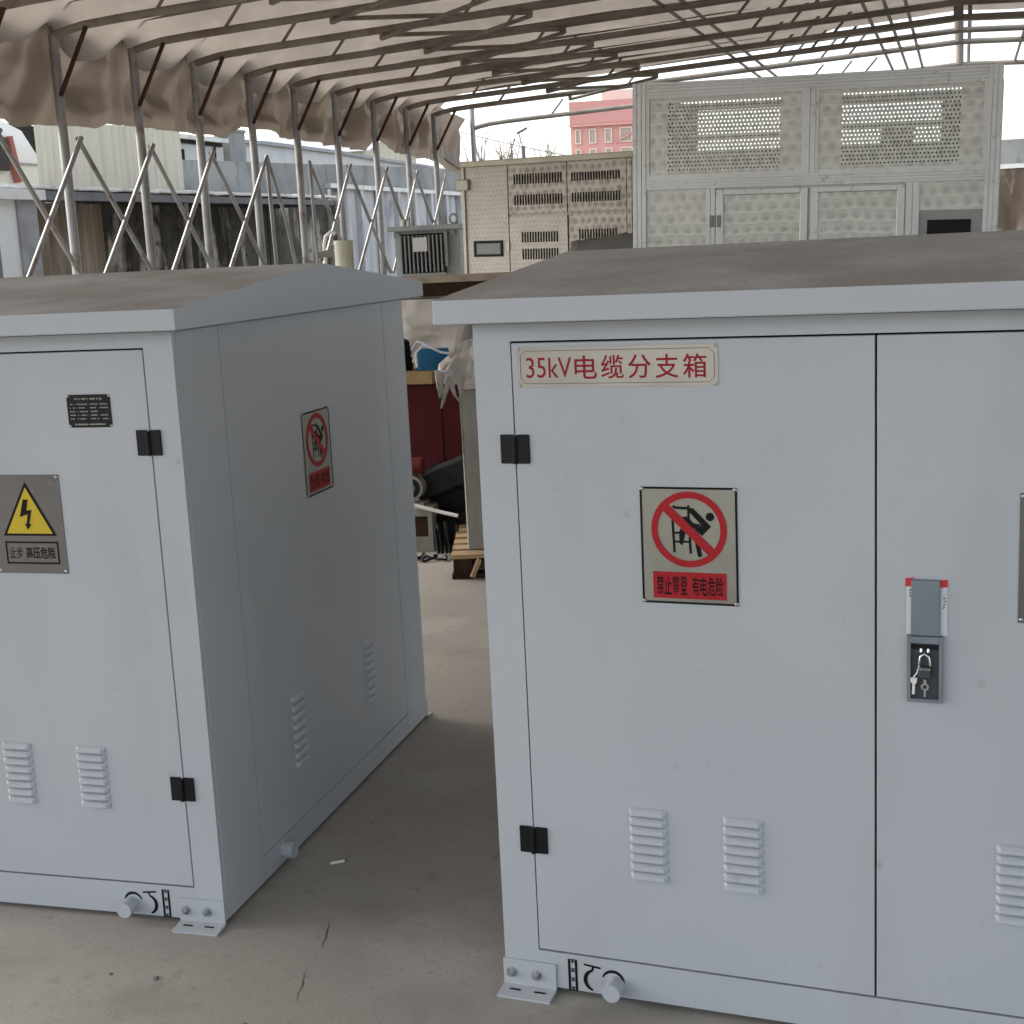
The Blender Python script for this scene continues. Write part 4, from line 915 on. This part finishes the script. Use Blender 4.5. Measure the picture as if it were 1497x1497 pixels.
# grey sack slumped before the wrapped crate
mb = MB(); rows = []
for i in range(19):
    th = -math.pi / 2 + math.pi * i / 18; rows.append([(.16 * math.cos(th) ** .7 * math.cos(q) * (1 + .25 * noise.noise(Vector((math.cos(q) * 2, math.sin(q) * 2, th * 2)))), .13 * max(0, math.cos(th)) ** .7 * math.sin(q), .62 + .58 * math.sin(th) + .05 * noise.noise(Vector((math.cos(q) * 3, math.sin(q) * 3, th * 3)))) for q in [2 * math.pi * k / 28 for k in range(28)]])
mb.grid(rows, closed=True)
o = tag(mb.build('grey_sack', M['tarp']), 'tall slumped grey sack before the wrapped crate, beside the right cabinet', 'sack'); o.location = (-.17, 8.75, 0)
# machinery on the floor
mh = thing('dark_machine', 'dark oily machine with a sloping cover on the floor', 'machine', (-.45, 7.55, 0), (0, 0, R(-12)))
mb = MB(); mb.add([(-.06, 0, .24), (.28, 0, .37), (.28, 0, .52), (-.06, 0, .385), (-.06, .4, .24), (.28, .4, .37), (.28, .4, .52), (-.06, .4, .385)], [(0, 1, 2, 3), (7, 6, 5, 4), (0, 4, 5, 1), (1, 5, 6, 2), (2, 6, 7, 3), (3, 7, 4, 0)]); mb.build('cover', M['machine'], mh, .01)
MB().box(-.05, .3, .05, .38, .10, .40).build('frame', M['machine_black'], mh); MB().box(-.12, .32, .02, .4, .0, .05).build('base', M['machine_black'], mh)
for x, y, z, r in ((.02, -.03, .13, .05), (.12, -.04, .10, .06), (.2, -.03, .15, .04)): MB().tube([(x, y, z), (x + .02, y + .1, z)], r, 10).build('roller', M['machine_black'], mh)
fn = thing('blower_fan', 'pale round blower fan beside the dark machine', 'blower fan', (-.545, 7.5, .235), (0, 0, R(-15)))
MB().tube([(0, 0, .10), (0, .10, .10)], .068, 20).build('casing', M['fan'], fn)
mb = MB().ring(0, .10, .028, .054, -.004, 20); mb.build('grille', M['machine_black'], fn); MB().tube([(0, -.012, .10), (0, .0, .10)], .022, 10).build('hub', M['fan'], fn)
MB().box(-.07, .07, 0, .11, -.02, .02).build('foot', M['fan'], fn)
mb = MB().tube([(-.63, 7.56, .45), (-.47, 7.52, .455)], .045, 12); tag(mb.build('red_motor', M['red_bits']), 'dull red motor housing above the pale fan', 'motor')
mb = MB().tube([(-.62, 7.42, .275), (-.5, 7.40, .25), (-.36, 7.36, .215), (-.29, 7.34, .20)], .0105, 8); tag(mb.build('white_pipe', M['white_pvc']), 'white pipe lying aslant in front of the dark machine', 'pipe')
lb = thing('low_bench', 'low grey bench with a dark opening under the white pipe', 'bench', (-.62, 7.42, 0), (0, 0, R(-8)))
MB().box(0, .19, 0, .2, .195, .235).build('top', M['fan'], lb); MB().box(0.0, .165, .03, .18, .08, .194).build('recess', M['wood_dark'], lb); MB().box(0, .165, .0, .2, .0, .079).build('plinth', M['fan'], lb)
MB().box(.166, .19, 0, .2, 0, .194).build('leg', M['fan'], lb)
for i, (x, y, r, sd_) in enumerate(((-.5, 7.25, .1, 1), (-.42, 7.18, .08, 2), (-.56, 7.2, .07, 3))):
    rr = random.Random(sd_); pts = [(x + r * (1.6 * q / 14 - .8) + .02 * math.sin(q + sd_), y + .06 * math.sin(q * .8 + sd_), .008 + .004 * (q % 3)) for q in range(15)]
    tag(MB().tube(pts, .006, 6).build('cable', M['machine_black']), ('black cable looping on the floor left of the pallet', 'short black cable nearest the pallet on the floor', 'black cable on the floor below the low bench')[i], 'cable', 'cables on the floor of the gap')
rk = thing('scrap_bracket', 'tangle of dark scrap brackets beside the pallet', 'scrap metal', (-.40, 7.28, 0))
for k in range(5):
    q = rnd.uniform(0, 3); MB().bar((k * .022, 0, .01), (k * .022 + .03 * math.cos(q), .02, .15 + .03 * math.sin(q * 3)), .014, .014).build('bracket', M['machine'] if k % 2 else M['machine_black'], rk)

# ------------------------------------------------------------------ ground litter
cg = thing('cigarette_end', 'white cigarette end lying on the concrete between the cabinets', 'cigarette end', (-.508, 3.497, .0045), (0, 0, R(18)))
MB().tube([(-.022, 0, 0), (.016, 0, 0)], .0042, 8).build('paper', M['butt'], cg); MB().tube([(.016, 0, 0), (.021, 0, 0)], .0042, 8).build('ash', M['pole'], cg)
for i, (x, y, r) in enumerate(((-.29, 3.31, .007), (-.86, 2.93, .008), (-.97, 2.96, .005), (-.62, 2.72, .005), (-.44, 3.75, .006))):
    mb = MB(); rows = []
    for a in range(4):
        th = -.5 + a * .5; rows.append([(r * math.cos(th) * math.cos(q) * (1 + .2 * noise.noise(Vector((q, a, i)))), r * math.cos(th) * math.sin(q), r * .5 * (math.sin(th) + .5)) for q in [math.pi * k / 4 for k in range(8)]])
    mb.grid(rows, closed=True); mb.add(rows[-1], [tuple(range(8))])
    o = tag(mb.build('pebble', M['pebble']), ('dark pebble between the two cabinets on bare concrete', 'larger pebble in front of the left cabinet', 'tiny pebble left of the larger one before the left cabinet', 'small pebble near the ground crack', 'small pebble in the shaded gap behind the cigarette end')[i], 'pebble', 'pebbles on the concrete'); o.location = (x, y, 0)

# ------------------------------------------------------------------ far things
rbld = thing('red_building', 'pink and red apartment block far beyond the beige enclosure', 'building', (6.4, 120, 0), (0, 0, R(-6)))
MB().box(0, 9.5, 0, 12, 0, 11.4).build('wall', M['red_bldg'], rbld); MB().box(-.05, 7.3, -.3, 12, 11.4, 13.2).build('parapet', M['red_dark'], rbld)
MB().box(2.6, 5.2, 2, 6, 13.2, 14.2).build('roof_room', M['bldg_trim'], rbld)
MB().box(-.1, 9.6, -.35, -.02, 11.2, 11.38).build('cornice', M['red_bldg'], rbld)
for zz in (1.6, 3.9, 6.2, 8.3, 9.9):
    for x0, wv in ((.45, .3), (1.6, .42), (2.9, .42), (4.15, .85), (5.35, .4), (6.25, .3)):
        wi = MB(); hh_ = 1.0
        for a in ((x0 - .1, x0, zz - .1, zz + hh_ + .1), (x0 + wv, x0 + wv + .1, zz - .1, zz + hh_ + .1), (x0, x0 + wv, zz + hh_, zz + hh_ + .1), (x0, x0 + wv, zz - .1, zz)): wi.box(a[0], a[1], -.14, 0, a[2], a[3])
        wo = wi.build('window', M['bldg_trim'], rbld); MB().box(x0, x0 + wv, -.06, -.005, zz, zz + hh_).build('pane', M['bldg_glass'], wo)
MB().bar((3.6, -.2, 9.75), (5.5, -.2, 10.75), .1, .14).build('awning_strip', M['red_dark'], rbld)
sl = thing('street_lamp', 'grey street lamp with a curved arm against the white sky', 'street lamp', (.80, 40, 0))
MB().tube([(0, 0, 0), (0, 0, 4.36)], [.07, .055], 10).build('pole', M['pole'], sl); MB().tube([(0, 0, 4.3), (-.08, 0, 4.6), (-.1, 0, 4.72)], .014, 6).build('arm', M['pole'], sl)
MB().bar((-.16, 0, 4.70), (.13, 0, 4.84), .12, .06).build('lamp_head', M['pole'], sl, .01)
pwl = MB(); pwl.tube([(-3 + .3 * k, 40, 5.39 - .084 * k + .0012 * (k - 10) ** 2) for k in range(21)], .011, 5); tag(pwl.build('power_line', M['pole']), 'thin overhead wire crossing the white sky by the street lamp', 'overhead wire')
for i, (bx, by, hh, nb, lab) in enumerate(((-.33, 39, 4.95, 6, 'thin bare sapling nearest the tent end post'), (.28, 38, 4.55, 16, 'bushy bare tree top left of the street lamp'), (1.45, 41, 4.6, 7, 'sparse bare tree right of the street lamp'))):
    tr = thing('bare_tree', lab, 'tree', (bx, by, 0), group='bare trees beyond the tent')
    MB().tube([(0, 0, 0), (.03, 0, 1.6), (0, 0, 3.2)], [.06, .045, .02], 7).build('trunk', M['twig'], tr)
    rr = random.Random(20 + i); tw = MB()
    for k in range(nb):
        z0 = rr.uniform(2.6, 3.6); a = rr.uniform(-1, 1) * .4; l = rr.uniform(.6, 1.05) * (hh - z0)
        p = Vector((0, 0, z0)); q = p + Vector((math.sin(a) * l * .8, rr.uniform(-.3, .3), l))
        tw.tube([p, p.lerp(q, .5) + Vector((rr.uniform(-.05, .05), 0, 0)), q], [.018, .014, .008], 5)
        for _ in range(2):
            u = p.lerp(q, rr.uniform(.4, .85)); tw.tube([u, u + Vector((rr.uniform(-.18, .18), 0, rr.uniform(.1, .35)))], [.011, .007], 4)
    tw.build('crown', M['twig'], tr)
